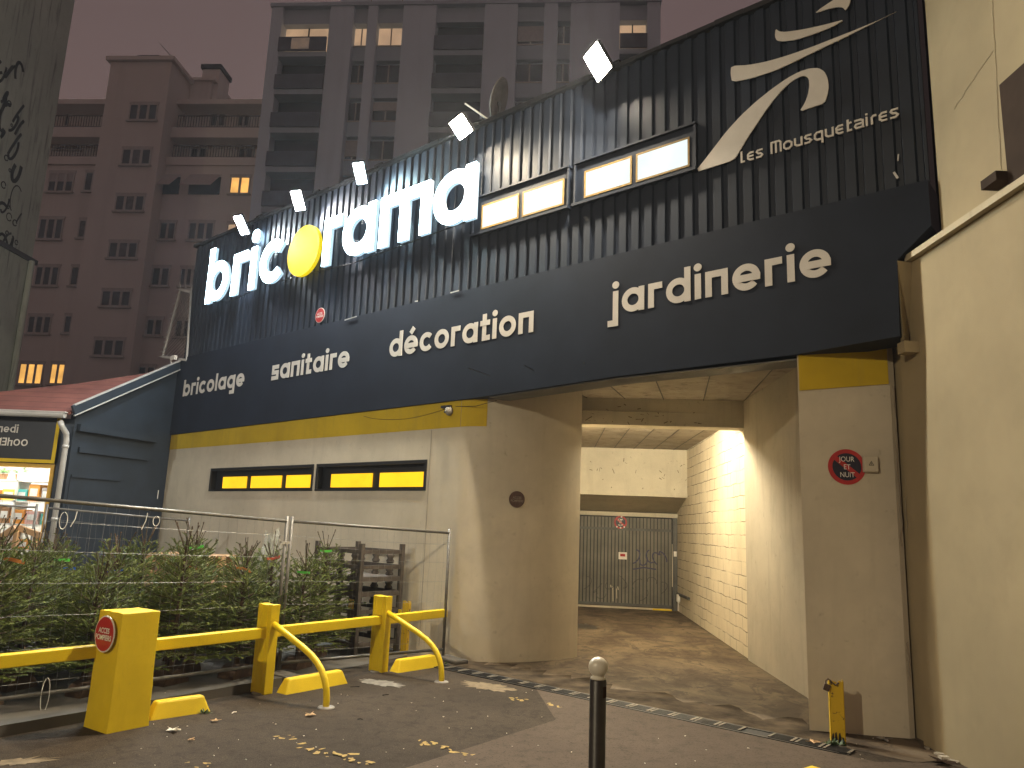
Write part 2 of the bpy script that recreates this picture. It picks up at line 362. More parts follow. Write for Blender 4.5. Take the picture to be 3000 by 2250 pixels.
# ------------------------------------------------------------------ stroke lettering (geometric shop letters)
W = 0.255; H = W / 2
def arc(cx, cy, rx, ry, a0, a1, n=28): return [(cx + rx * math.cos(RAD(a0 + (a1 - a0) * i / n)), cy + ry * math.sin(RAD(a0 + (a1 - a0) * i / n))) for i in range(n + 1)]
def ring(cx=0.5, cy=0.5, r=0.5 - H): return (arc(cx, cy, r, r, 0, 360 - 12, 29), True)
def dot(cx, cy, r): return ('dot', cx, cy, r)
GL = {
 'a': (1.0, [ring(), ([(1 - H, 0), (1 - H, 1)], False)]),
 'b': (1.0, [ring(), ([(H, 0), (H, 1.38)], False)]),
 'd': (1.0, [ring(), ([(1 - H, 0), (1 - H, 1.38)], False)]),
 'c': (0.92, [(arc(0.5, 0.5, 0.5 - H, 0.5 - H, 42, 318), False)]),
 'e': (1.0, [(arc(0.5, 0.5, 0.5 - H, 0.5 - H, 0, 322), False), ([(2 * H - 0.03, 0.47), (1.0, 0.47)], False)]),
 'o': (1.0, [ring()]),
 'i': (W, [([(H, 0), (H, 1)], False), dot(H, 1.26, 0.155)]),
 'l': (W, [([(H, 0), (H, 1.38)], False)]),
 'j': (0.42, [([(-0.06, -0.36), (0.42 - H, -0.36), (0.42 - H, 1)], False), dot(0.42 - H, 1.26, 0.155)]),
 'r': (0.60, [([(H, 0), (H, 1 - H), (0.60, 1 - H)], False)]),
 'n': (0.86, [([(H, 0), (H, 1 - H), (0.86 - H, 1 - H), (0.86 - H, 0)], False)]),
 'm': (1.36, [([(H, 0), (H, 1 - H), (1.36 - H, 1 - H), (1.36 - H, 0)], False), ([(0.68, 0), (0.68, 1 - 2 * H)], False)]),
 's': (0.74, [([(0.72, 1 - H), (H, 1 - H), (H, 0.5), (0.74 - H, 0.5), (0.74 - H, H), (0, H)], False)]),
 't': (0.62, [([(0.26, 1.32), (0.26, H), (0.62, H)], False), ([(0.0, 1 - H), (0.60, 1 - H)], False)]),
 'g': (1.0, [ring(), ([(1 - H, 1), (1 - H, -0.32), (0.42, -0.32)], False)]),
 'é': (1.0, [(arc(0.5, 0.5, 0.5 - H, 0.5 - H, 0, 322), False), ([(2 * H - 0.03, 0.47), (1.0, 0.47)], False), ([(0.45, 1.12), (0.68, 1.40)], False)]),
 'h': (0.86, [([(H, 0), (H, 1.38)], False), ([(2 * H, 1 - H), (0.86 - H, 1 - H), (0.86 - H, 0)], False)]),
 '1': (0.42, [([(0.06, 1.05), (0.42 - H, 1.2), (0.42 - H, 0)], False)]),
 '3': (0.8, [([(0, 1.38 - H), (0.8 - H, 1.38 - H), (0.8 - H, H), (0, H)], False), ([(0.06, 0.69), (0.8 - 2 * H, 0.69)], False)]),
 '0': (1.2, [(arc(0.6, 0.62, 0.6 - H, 0.6 - H, 0, 348, 29), True)]),
}
def glyph_mb(ch, ox, oz, sxw, szh, y0, y1, two=False, wmul=1.0):
    mb = MB()
    for k, st in enumerate(GL[ch][1]):
        yy = y0 - 0.002 * k
        if st[0] == 'dot':
            pl = [(ox + (st[1] + st[3] * math.cos(t * math.pi / 10)) * sxw, yy, oz + (st[2] + st[3] * math.sin(t * math.pi / 10)) * szh) for t in range(20)]
            mb.prism(pl[::-1], (0, y1 - yy, 0), 0, 1 if two else None)
        else:
            q = [(ox + x * sxw, oz + z * szh) for x, z in st[0]]
            mb.ribbon(q, W * (sxw + szh) / 2 * wmul, yy, y1, st[1], 0, 1 if two else None)
    return mb
def word_on_wall(text, s0, s1, zb, zb1, h, dfront, dback, label, cat='lettering', name='wall_lettering'):
    gap = 0.155
    tot = sum(GL[c][0] for c in text) + gap * (len(text) - 1); sxw = (s1 - s0) / tot
    root = thing(name, label, cat, m=FM @ Matrix.Translation((s0, 0, zb)))
    x = 0.0
    for c in text:
        zz = (zb1 - zb) * (x / (s1 - s0))
        part('letter', glyph_mb(c, x, zz, sxw, h, dfront, dback), m_letter, root)
        x += (GL[c][0] + gap) * sxw
    return root

def text_mb(txt, size, y0, y1, cx=0.0, cz=0.0, sx_=1.0, bold=0.0):
    cu = bpy.data.curves.new('t', 'FONT'); cu.body = txt; cu.size = size; cu.align_x = 'CENTER'; cu.align_y = 'CENTER'; cu.offset = bold
    ob = bpy.data.objects.new('t', cu); col.objects.link(ob)
    dg = bpy.context.evaluated_depsgraph_get(); dg.update()
    me = bpy.data.meshes.new_from_object(ob.evaluated_get(dg))
    mb = MB()
    for p in me.polygons:
        vs = [me.vertices[i].co for i in p.vertices]
        mb.add([(cx + v.x * sx_, y0, cz + v.y) for v in vs], [tuple(range(len(vs)))])
    bpy.data.objects.remove(ob); bpy.data.curves.remove(cu); bpy.data.meshes.remove(me)
    return mb
def disc_mb(r, y0, y1, n=36, c=(0, 0)):
    mb = MB(); mb.prism([(c[0] + r * math.cos(2 * math.pi * k / n), y0, c[1] + r * math.sin(2 * math.pi * k / n)) for k in range(n)][::-1], (0, y1 - y0, 0)); return mb

# ------------------------------------------------------------------ ground
gm = MB(); gm.quad((-120, -60, 0), (120, -60, 0), (120, 160, 0), (-120, 160, 0)); struct('ground', gm, m_asph)
DD = -0.36                                                       # driveway edge, metres in front of the store front
def gpoly(name, pts, z, mat):
    mb = MB(); mb.add([(p[0], p[1], z) for p in pts], [tuple(range(len(pts)))]); return struct(name, mb, mat)
e0 = FP(-5.3, DD, 0); e1 = FP(1.0, DD, 0)
gpoly('driveway', [e0, e1, (3.95, 6.9), (4.4, 19.5), (0.9, 19.5), (-1.6, 14.0)], 0.004, m_drive)
pv = [FP(-2.85, -0.60, 0), G(1628, 2110), G(1193, 2250), Vector((-3.2, 2.9, 0)), Vector((-5.5, -0.5, 0)), Vector((3.86, -0.5, 0)), Vector((3.86, 6.72, 0)), FP(0.75, -0.60, 0)]
gpoly('pavement', pv, 0.004, m_pave)
gpoly('road', [(-60, -25), (60, -25), (60, -0.6), (-60, -0.6)], 0.005, m_asph)
def blob(cx, cy, rx, ry, rz, n=26, jag=0.35, seed=1):
    r = random.Random(seed); a = []
    for i in range(n):
        t = 2 * math.pi * i / n; k = 1 + jag * (r.random() - 0.5) * 2
        x, y = rx * k * math.cos(t), ry * k * math.sin(t)
        a.append((cx + x * math.cos(rz) - y * math.sin(rz), cy + x * math.sin(rz) + y * math.cos(rz)))
    return a
m_patch1 = plain('white_spill', (0.17, 0.155, 0.13), 0.9, 0, 0.45, 9)
m_patch2 = plain('tan_patch', (0.16, 0.12, 0.07), 0.9, 0, 0.4, 12)
m_oil = plain('dark_floor_patch', (0.045, 0.038, 0.03), 0.45, 0, 0.3, 8)
m_pen = plain('pen_concrete', (0.085, 0.075, 0.062), 0.85, 0, 0.25, 1.5)
p = G(1120, 2002); gpoly('road_patch', blob(p.x, p.y, 0.30, 0.12, -0.5, 44, 0.28, 3), 0.004, m_patch1)
p = G(1425, 2011); gpoly('road_patch', blob(p.x, p.y, 0.34, 0.16, -0.6, 44, 0.25, 5), 0.004, m_patch2)
p = G(85, 2235); gpoly('road_patch', blob(p.x - .1, p.y, 0.22, 0.08, 0.45, 34, 0.5, 8), 0.004, m_patch2)
m_darkmottle = plain('dark_mottled_concrete', (0.060, 0.045, 0.030), 0.9, 0, 0.7, 3.5, 0.4, 30, 0.05)
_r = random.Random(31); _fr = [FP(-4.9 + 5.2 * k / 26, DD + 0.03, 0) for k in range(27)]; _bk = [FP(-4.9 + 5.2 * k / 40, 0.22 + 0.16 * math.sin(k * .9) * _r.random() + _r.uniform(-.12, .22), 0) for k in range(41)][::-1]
gpoly('dark_floor_patch', _fr + _bk, 0.0075, m_darkmottle)  # darker mottled floor strip along the drain, ragged inner edge
p = G(1715, 1836); gpoly('dark_floor_patch', blob(p.x, p.y, 0.26, 0.42, 0.2, 34, 0.3, 9), 0.008, m_oil)
# worn yellow paint on the old asphalt: a few broken clusters
m_oldyel = plain('worn_yellow_paint', (0.32, 0.22, 0.06), 0.8, 0, 0.4, 30)
for k, (x, y, ln, n, sd) in enumerate(((985, 2213, 0.34, 22, 1), (1290, 2190, 0.30, 16, 2), (1568, 2058, 0.36, 12, 3), (855, 2163, 0.15, 6, 4), (560, 2247, 0.2, 8, 5))):
    c = G(x, y); r = random.Random(sd); mb = MB()
    for i in range(n):
        t = (r.random() - 0.5) * 2; a = (c.x + t * ln * 0.80 + r.gauss(0, 0.03), c.y - t * ln * 0.55 + r.gauss(0, 0.05)); q = r.uniform(0.008, 0.034)
        pl = blob(a[0], a[1], q * 1.3, q * 0.7, r.random() * 3, 9, 0.45, sd * 50 + i)
        mb.add([(u[0], u[1], 0.004 + 0.0004 * i) for u in pl], [tuple(range(9))])
    struct('road_marking', mb, m_oldyel)

# ------------------------------------------------------------------ the store
store = thing('store_building', 'dark fronted hardware store with cream base, rounded corner and vehicle passage', 'building', m=FM)
WZ0, WZ1 = 2.285, 2.745
openings = [(-11.88, -8.35), (-8.27, -5.51)]
cols = [-14.02, -11.88, -8.35, -8.27, -5.51, -4.85]; rows = [0, WZ0, WZ1, 3.62]
mb = MB()
for i in range(5):
    for j in range(3):
        if j == 1 and i in (1, 3): continue
        mb.quad((cols[i], 0, rows[j]), (cols[i + 1], 0, rows[j]), (cols[i + 1], 0, rows[j + 1]), (cols[i], 0, rows[j + 1]))
curve = [(-4.85 + 1.0 * math.sin(RAD(a)), 1.6 - 1.6 * math.cos(RAD(a))) for a in range(0, 91, 3)]
q = LOC((1.50, 18.95)); mb.strip([curve[-1], q], 0, 3.92)
for _k in range(1): cm_ = MB(); cm_.add([(x_, y_, 0) for x_, y_ in curve] + [(x_, y_, 3.92) for x_, y_ in curve], [(i, i + 1, i + 1 + len(curve), i + len(curve)) for i in range(len(curve) - 1)]); part('rounded_corner', cm_, m_cream, store, smooth=True)
mb.quad((-14.02, 0, 0), (-14.02, 3, 0), (-14.02, 3, 3.62), (-14.02, 0, 3.62))
part('wall', mb, m_cream, store)
m_pane = emis('amber_lit_film', (1.0, 0.56, 0.012), 1.15, 0.18, 2.2, (0.6, 0.4, 0.02))
pxs = [[(651, 723), (733, 825), (836, 911)], [(967, 1091), (1109, 1242)]]
for k, (a, b) in enumerate(openings):
    fr = MB(); dp = 0.13
    fr.quad((a, dp, WZ0), (b, dp, WZ0), (b, dp, WZ1), (a, dp, WZ1))
    for (s0, s1, z0, z1) in ((a, a, WZ0, WZ1), (b, b, WZ0, WZ1)): fr.quad((s0, 0, z0), (s0, dp, z0), (s0, dp, z1), (s0, 0, z1))
    fr.quad((a, 0, WZ1), (b, 0, WZ1), (b, dp, WZ1), (a, dp, WZ1)); fr.quad((a, 0, WZ0), (b, 0, WZ0), (b, dp, WZ0), (a, dp, WZ0))
    t = 0.05
    fr.b2((a, -0.012, WZ1), (b, 0.03, WZ1 - t)); fr.b2((a, -0.012, WZ0), (b, 0.03, WZ0 + 0.03)); fr.b2((a, -0.012, WZ0 + 0.031), (a + t, 0.03, WZ1 - t - 0.001)); fr.b2((b - t, -0.012, WZ0 + 0.031), (b, 0.03, WZ1 - t - 0.001))
    wn = part('window', fr, m_trim, store)
    for (x0, x1) in pxs[k]:
        s0 = fac(x0, 1412, -0.1)[0]; s1 = fac(x1, 1400, -0.1)[0]
        pn = MB(); pn.b2((s0 + .02, 0.10, 2.352), (s1 - .02, 0.125, 2.575)); part('pane', pn, m_pane, wn)
# yellow band under the fascia, following the corner
mb = MB(); mb.b2((-13.98, -0.006, 3.20), (-4.86, -0.001, 3.60))
cv = [(-4.85 + 1.006 * math.sin(RAD(a)), 1.6 - 1.606 * math.cos(RAD(a))) for a in (0, 5, 10, 15, 20, 23)]
mb.strip(cv, 3.20, 3.60); part('yellow_stripe', mb, m_yelwall, store)
mb = MB(); mb.beam((-5.455, -0.003, 0.1), (-5.455, -0.003, 3.19), 0.004, 0.014, up=(1, 0, 0)); part('expansion_joint', mb, m_conc, store)
# pillar right of the passage
pl = [(0, 0), LOC((3.84, 7.478)), LOC((3.90, 7.50)), LOC((4.3, 9.2)), LOC((3.53, 9.07))]
mb = MB(); mb.prism([(a, b, 0) for a, b in pl], (0, 0, 3.92)); part('pillar', mb, m_cream, store)
mb = MB(); a = Vector((2.972, 7.622, 0)); b = Vector((3.828, 7.474, 0)); n = Vector((-0.17, -0.985, 0)) * 0.005
for z0, z1 in ((3.30, 3.85),): mb.quad(a + n + Vector((0, 0, z0)), b + n + Vector((0, 0, z0 + .075)), b + n + Vector((0, 0, z1)), a + n + Vector((0, 0, z1)))
part('yellow_stripe', mb, m_yelwall, store, world=True)
# hairline cracks on the pillar
mb = MB(); r = random.Random(4)
for (x0, y0, x1, y1) in ((2615, 1130, 2640, 1600), (2648, 1140, 2656, 1560), (2657, 1880, 2662, 1990)):
    pts = []
    for i in range(19):
        t = i / 18; qq = onplane(x0 + (x1 - x0) * t + r.gauss(0, 2.2), y0 + (y1 - y0) * t, a, (0.17, 0.985, 0)); pts.append(qq + n * 0.6)
    for u, v in zip(pts, pts[1:]): mb.beam(u, v, 0.004, 0.0035)
part('crack', mb, m_conc, store, world=True)
# fascia band
mb = MB(); F0 = -0.05
mb.prism([(-13.80, F0, 3.525), (-4.5, F0, 3.595), (-2.2, F0, 3.665), (0.0, F0, 3.675), (1.0, F0, 3.735), (1.02, F0, 4.50), (1.33, F0, 4.78), (1.33, F0, 5.25), (-13.80, F0, 5.25)][::-1], (0, 0.40, 0))
part('fascia', mb, m_navy, store)
mb = MB(); mb.prism([(-4.3, -0.02, 3.593), (-2.2, -0.02, 3.654), (0.0, -0.02, 3.637), (0.0, 0.344, 3.637), (-2.2, 0.344, 3.654), (-4.3, 0.344, 3.593)], (0, 0, -0.012)); part('soffit', mb, m_greym, store)
# ribbed cladding
mb = MB(); s = -13.75; pr = [(0, 0.05), (0.050, 0.05), (0.066, 0.019), (0.169, 0.019), (0.185, 0.05)]
path = []
while s < 1.33:
    for ds, d in pr[:-1]: path.append((s + ds, d))
    s += 0.185
path = [(min(a, 1.33), b) for a, b in path]
mb.strip(path, 5.24, 7.92); part('cladding', mb, m_clad, store)
mb = MB(); mb.b2((-13.78, 0.055, 5.24), (1.33, 0.30, 7.88)); part('backing', mb, m_trim, store)
mb = MB(); s = -13.8; r = random.Random(2)
while s < 1.3:
    mb.b2((s, -0.03, 7.90 + r.uniform(-0.008, 0.008)), (s + 0.365, 0.33, 7.965 + r.uniform(-0.012, 0.014))); s += 0.37
part('coping', mb, m_trim, store)
mb = MB(); mb.b2((-13.8, 0.31, 7.6), (1.3, 14, 7.7)); mb.b2((-13.9, 13.9, 0), (1.3, 14, 7.59)); mb.b2((-13.95, 0.31, 3.6), (-13.85, 13.89, 7.59)); part('roof', mb, m_trim, store)
# bright scuffs and torn edges along the fascia top
mb = MB()
for (x0, y0, x1, y1) in ((1010, 938, 1045, 927), (1216, 883, 1224, 882), (1320, 858, 1345, 851)):
    a = fac(x0, y0, 0.06); b = fac(x1, y1, 0.06); mb.beam((a[0], -0.062, a[1]), (b[0], -0.062, b[1]), 0.008, 0.016)
part('torn_flashing', mb, m_zinc, store)
mb = MB()
for (x0, y0, x1, y1, ww) in ((2628, 445, 2626, 465, .012), (2614, 498, 2626, 516, .022)):
    a = fac(x0, y0, 0.06); b = fac(x1, y1, 0.06); mb.beam((a[0], -0.004, a[1]), (b[0], -0.004, b[1]), 0.006, ww)
part('scuff', mb, m_zinc, store)

# upper lit windows
m_lit = emis('lit_frosted_glass', (0.76, 0.90, 0.87), 1.1, 0.16, 1.6, (0.05, 0.05, 0.05))
m_tape = plain('ochre_tape', (0.24, 0.15, 0.03), 0.6, 0, 0.25, 12)
for (a, b, panes) in ((-4.80, -3.02, ((-4.63, -3.90), (-3.83, -3.09))), (-2.90, -1.13, ((-2.75, -2.01), (-1.95, -1.20)))):
    fr = MB(); z0, z1 = 6.09, 6.72
    fr.b2((a, -0.006, z0 + 0.04), (b, 0.049, z1 - 0.04))
    fr.b2((a - 0.02, -0.035, z1 - 0.025), (b + 0.02, 0.05, z1)); fr.b2((a - 0.04, -0.045, z0 + 0.0), (b + 0.02, 0.05, z0 + 0.039))
    fr.b2((a - 0.015, -0.03, z0 + 0.04), (a + 0.015, -0.007, z1 - 0.04)); fr.b2((b - 0.01, -0.03, z0 + 0.04), (b + 0.02, -0.007, z1 - 0.04))
    wn = part('window', fr, m_clad, store)
    for s0, s1 in panes:
        tp = MB(); t = 0.026; y0, y1 = -0.016, -0.007; A, B = 6.165, 6.555
        tp.b2((s0, y0, A), (s1, y1, A + t)); tp.b2((s0, y0, B - t), (s1, y1, B)); tp.b2((s0, y0, A + t + .001), (s0 + t, y1, B - t - .001)); tp.b2((s1 - t, y0, A + t + .001), (s1, y1, B - t - .001))
        part('frame', tp, m_tape, wn)
        pn = MB(); pn.b2((s0 + t, -0.013, A + t), (s1 - t, -0.0075, B - t)); part('pane', pn, m_lit, wn)

# passage: walls, ceilings, beams
def vsheet(mb, a, b, z0, z1): mb.quad((a[0], a[1], z0), (b[0], b[1], z0), (b[0], b[1], z1), (a[0], a[1], z1))
mb = MB(); mb.prism([(3.53, 9.07, 0), (3.65, 11.66, 0), (4.3, 11.66, 0), (4.3, 9.07, 0)], (0, 0, 3.92)); part('passage_wall', mb, m_passw, store, world=True)
mb = MB(); mb.prism([(3.685, 11.661, 0), (4.17, 18.95, 0), (4.6, 18.95, 0), (4.6, 11.661, 0)], (0, 0, 3.72)); part('blockwork_wall', mb, m_block, store, world=True)
mb = MB(); mb.add([FP(-5.0, 0.355, 3.89), FP(0.9, 0.355, 3.89), (4.2, 11.7, 3.89), (0.2, 12.2, 3.89)], [(0, 1, 2, 3)]); mb.add([(0.2, 11.9, 3.68), (4.3, 11.6, 3.68), (4.5, 19, 3.68), (0.9, 19, 3.68)], [(0, 1, 2, 3)])
part('ceiling', mb, m_conc, store, world=True)
mb = MB(); mb.prism([(0.6, 11.94, 3.462), (3.70, 11.635, 3.462), (3.74, 11.985, 3.462), (0.6, 12.29, 3.462)], (0, 0, 0.45)); part('beam', mb, m_beam, store, world=True)
mb = MB(); mb.prism([(0.9, 17.42, 2.605), (4.2, 17.05, 2.605), (4.22, 17.16, 2.605), (0.9, 17.53, 2.605)], (0, 0, 1.09))
mb.add([(0.9, 17.54, 2.60), (4.22, 17.17, 2.60), (4.3, 18.62, 2.28), (1.2, 18.93, 2.28)], [(0, 1, 2, 3)])
mb.prism([(0.9, 17.39, 2.605), (4.2, 17.02, 2.605), (4.2, 17.045, 2.605), (0.9, 17.415, 2.605)], (0, 0, 0.10))
part('lintel', mb, m_beam, store, world=True)
# form-board lines in the passage ceiling
mb = MB()
for i in range(6):
    a = Vector((-0.6 + i * 0.75, 9.9 - 0.3 * i, 3.886)); b = Vector((0.6 + i * 0.62, 11.9, 3.886)); mb.beam(a, b, 0.014, 0.006)
for i in range(6):
    a = Vector((1.2 + i * 0.45, 12.0, 3.676)); b = Vector((1.5 + i * 0.45, 17.2, 3.676)); mb.beam(a, b, 0.014, 0.006)
part('board_joint', mb, m_trim, store, world=True)
# peeled render flaws on the beams
m_peel = plain('peeled_patch', (0.20, 0.17, 0.12), 0.9, 0, 0.4, 30)
mb = MB(); r = random.Random(12)
for i in range(26):
    t = r.random(); x0 = 1.2 + t * 2.4; yy = 11.94 - (x0 - 0.6) * 0.0984 - 0.004; z0 = 3.50 + abs(r.gauss(0, 0.14)) % 0.36
    mb.beam((x0, yy, z0), (x0 + r.gauss(0, 0.05), yy, z0 + r.gauss(0, 0.035)), 0.004, r.uniform(0.004, 0.016))
for i in range(22):
    t = r.random(); x0 = 1.5 + t * 2.6; yy = 17.42 - (x0 - 0.9) * 0.1121 - 0.004; z0 = 3.25 + r.gauss(0, 0.16)
    mb.beam((x0, yy, min(z0, 3.6)), (x0 + r.gauss(0, 0.05), yy, min(z0 + r.gauss(0, 0.05), 3.6)), 0.004, r.uniform(0.005, 0.02))
for x0 in (1.62, 2.35, 3.05, 3.75): mb.beam((x0, 17.42 - (x0 - .9) * .1121 - .004, 2.78), (x0 + .02, 17.42 - (x0 - .9) * .1121 - .004, 2.78), 0.004, 0.03)
part('peeled_render', mb, m_peel, store, world=True)

# passage lamp, fixed behind the first beam under the ceiling
lamp = thing('strip_lamp', 'warm strip lamp under the passage ceiling behind the first beam', 'lamp', (2.20, 12.40, 3.60), RAD(-5.6))
mb = MB(); mb.b2((-0.95, -0.06, 0.055), (0.95, 0.06, 0.078)); part('housing', mb, m_white, lamp)
mb = MB(); mb.b2((-0.92, -0.03, -0.03), (0.92, 0.03, 0.054)); part('tube', mb, emis('warm_tube', (1.0, 0.85, 0.58), 330.0), lamp)

mb = MB(); mb.b2((-14.0, -0.07, 3.17), (-13.84, -0.007, 3.33)); part('corner_bracket', mb, m_cream, store)
def onblock(x, y): return onplane(x, y, (3.685, 11.661, 0), (7.29, -0.485, 0))
a = onblock(1984, 1738); b = onblock(2022, 1754); c = onblock(1995, 1750); o_ = Vector((-0.03, 0, 0))
mb = MB(); mb.beam(a + o_, b + o_, 0.05, 0.05); part('wall_rail', mb, m_greym, store, world=True)
mb = MB(); mb.box(c + o_ * 2 + Vector((0, 0, -.02)), (0.06, 0.14, 0.16)); mb.tube([c + o_ * 2 + Vector((0, 0, -.1)), c + o_ * 2 + Vector((0, 0, -.3))], .015, 6); part('meter_box', mb, m_white, store, world=True)

# ------------------------------------------------------------------ garage gate
ga, gb = Vector((1.45, 18.80, 0)), Vector((4.14, 18.48, 0)); gang = math.atan2(gb.y - ga.y, gb.x - ga.x); GW = (gb - ga).length
gate = thing('garage_gate', 'ribbed grey garage gate with graffiti at the end of the passage', 'gate', ga, gang)
mb = MB(); x = 0.12
while x < GW - 0.15:
    mb.b2((x, 0.0, 0.07), (x + 0.062, 0.045, 2.14)); x += 0.085
part('panel', mb, m_gate, gate)
mb = MB(); mb.b2((0.10, 0.05, 0.06), (GW - 0.12, 0.08, 2.15)); part('backing', mb, m_trim, gate)
mb = MB(); mb.b2((0.10, -0.03, 1.83), (GW - 0.14, -0.001, 1.89)); mb.b2((0.10, -0.02, 0.06), (GW - 0.14, -0.001, 0.12)); part('rail', mb, m_greym, gate)
for x0 in (0.0, GW - 0.115):
    mb = MB(); mb.b2((x0, -0.06, 0), (x0 + 0.1, 0.08, 2.17)); part('post', mb, m_greym, gate)
mb = MB(); mb.b2((GW - 0.135, -0.005, 0.55), (GW - 0.118, 0.02, 1.55)); part('edge_strip', mb, m_cream, gate)
mb = MB(); mb.b2((0, -0.05, 2.171), (GW, 0.1, 2.27)); part('header', mb, m_beam, gate)
mb = MB(); mb.b2((0.1, -0.10, 0.0), (GW - 0.15, -0.03, 0.045)); part('gap_light_bar', mb, m_cream, gate)  # pale bar in place of the light showing under the gate
mb = MB(); mb.b2((GW - 0.6, -0.14, 0.0), (GW - 0.15, -0.101, 0.04)); part('gap_bar_end', mb, m_yellow, gate)
m_graf1 = plain('blue_graffiti', (0.045, 0.045, 0.10), 0.6); m_graf2 = plain('black_graffiti', (0.035, 0.035, 0.033), 0.6)
def squig(mb, pts, wd): mb.ribbon(pts, wd, -0.004, -0.0015)
mb = MB()
for k, (x0, z0) in enumerate(((1.72, 1.22), (1.90, 1.18), (2.05, 1.25), (2.2, 1.17), (2.36, 1.2))):
    mb.ribbon([(x0 + 0.09 * math.sin(t * 0.9 + k), z0 + 0.16 * math.cos(t * 0.7 + k * 1.3)) for t in [i * 0.35 for i in range(14)]], 0.028, -0.004 - 0.0006 * k, -0.0015)
mb.ribbon([(1.65, 0.92), (1.9, 0.97), (2.2, 0.94)], 0.03, -0.0075, -0.0015); part('blue_graffiti', mb, m_graf1, gate)
mb = MB()
for k, (x0, z0, a) in enumerate(((0.55, .55, 1), (0.82, .48, -1), (1.1, .58, 1), (1.4, .62, -1), (1.75, .55, 1), (2.1, .6, -1), (2.35, .5, 1), (1.9, .35, 1), (0.9, .35, -1))):
    mb.ribbon([(x0 + 0.11 * math.sin(t * 0.8 * a + k), z0 + 0.15 * math.cos(t * 0.6 + k)) for t in [i * 0.4 for i in range(13)]], 0.011, -0.004 - 0.0005 * k, -0.0015)
part('black_graffiti', mb, m_graf2, gate)
mb = MB()
for (x0, z0, z1) in ((1.17, .50, .15), (1.26, .45, .22), (1.12, .53, .47), (1.29, .50, .42)): mb.ribbon([(x0, z0), (x0 + 0.012, z1)], 0.016, -0.004, -0.0015)
part('paint_drip', mb, m_cream, gate)
mb = MB(); mb.b2((1.30, -0.006, 1.14), (1.50, -0.001, 1.31)); nz_ = part('notice', mb, m_signwhite, gate)
mb = MB(); mb.b2((1.34, -0.009, 1.21), (1.46, -0.0065, 1.27)); part('print', mb, m_red, nz_)
mb = MB(); mb.b2((GW - 0.10, -0.075, 1.26), (GW - 0.03, -0.061, 1.38)); part('switch', mb, m_white, gate)
mb = MB(); mb.b2((0.02, -0.30, 0.62), (0.12, -0.10, 0.86)); mb.b2((0.125, -0.28, 0.64), (0.20, -0.12, 0.83)); b_ = part('motor_box', mb, m_zinc, gate)
mb = MB(); mb.b2((0.02, -0.22, 1.60), (0.10, -0.12, 1.66)); part('beacon', mb, m_yellow, gate)
# round notice on the gate head
def noway(root, r, words=True, big=False, spots=0):
    part('rim', disc_mb(r, -0.010, 0.0), m_red, root)
    part('field', disc_mb(r * 0.77, -0.013, -0.0105), m_signnavy, root)
    mb = MB(); mb.box((0, -0.0145, 0), (r * 1.56, 0.002, r * 0.26), m=Matrix.Rotation(RAD(40), 3, 'Y')); part('slash', mb, m_red, root)
    for t, z, sz in (('JOUR', 0.42, 0.40), ('ET', -0.02, 0.40), ('NUIT', -0.46, 0.40)):
        part('text', text_mb(t, r * sz, -0.0185, 0, 0.0, r * z, 0.85, 0.0), m_signwhite, root)
q = ga + (gb - ga).normalized() * 1.33
sg = thing('no_parking_sign', 'small scratched round no parking sign at the top of the grey gate', 'sign', (q.x, q.y - 0.075, 2.02), gang, 'round day and night no parking signs')
noway(sg, 0.155)
mb = MB()
for (x0, z0) in ((-0.09, -0.11), (0.0, -0.13), (0.09, -0.11), (0.02, 0.13), (0.01, 0.06)): mb.box((x0, -0.021, z0), (0.035, 0.002, 0.03), m=Matrix.Rotation(0.5 + x0 * 5, 3, 'Y'))
part('scratch', mb, m_white, sg)
# round notice on the pillar, with a junction box beside it
pa = math.atan2(7.48 - 7.63, 3.84 - 2.9626)
c = onplane(2480, 1368, (2.9626, 7.6317, 0), (0.17, 0.985, 0))
sg = thing('no_parking_sign', 'red rimmed round JOUR ET NUIT sign on the cream pillar beside a junction box', 'sign', c, pa, 'round day and night no parking signs')
noway(sg, 0.178)
c = onplane(2548, 1361, (2.9626, 7.6317, 0), (0.17, 0.985, 0))
jb = thing('junction_box', 'cream plastic junction box beside the round sign on the pillar', 'junction box', c, pa)
mb = MB(); mb.b2((-0.072, -0.05, -0.082), (0.072, 0.0, 0.082)); part('box', mb, m_cream, jb, bevel=0.012)
mb = MB(); mb.b2((-0.062, -0.058, -0.072), (0.062, -0.0505, 0.072)); ld = part('lid', mb, m_cream, jb, bevel=0.008)
mb = MB(); tri = [(-0.022, -0.012), (0.022, -0.012), (0.0, 0.026)]; mb.ribbon(tri, 0.004, -0.0605, -0.0585, True); mb.ribbon([(0.002, 0.014), (-0.003, 0.002), (0.003, 0.0), (-0.001, -0.008)], 0.003, -0.0605, -0.0585); part('warning_mark', mb, m_trim, ld)
# red fire access notices
def access(root, r, mat=m_red, tmat=m_signwhite, rim=True):
    if rim: part('rim', disc_mb(r, -0.008, 0.0), tmat, root)
    part('face', disc_mb(r * (0.93 if rim else 1.0), -0.011, -0.0085 if rim else 0), mat, root)
    for t, z in (('ACCES', 0.18), ('POMPIERS', -0.20)):
        part('text', text_mb(t, r * 0.40, -0.015, 0, 0, r * z, 0.92, 0.010 * r), tmat, root)
sg = thing('fire_access_sign', 'small round red fire access notice on the dark ribbed cladding', 'sign', FP(-8.55, -0.012, 5.45), FANG, 'fire access notices')
access(sg, 0.14)
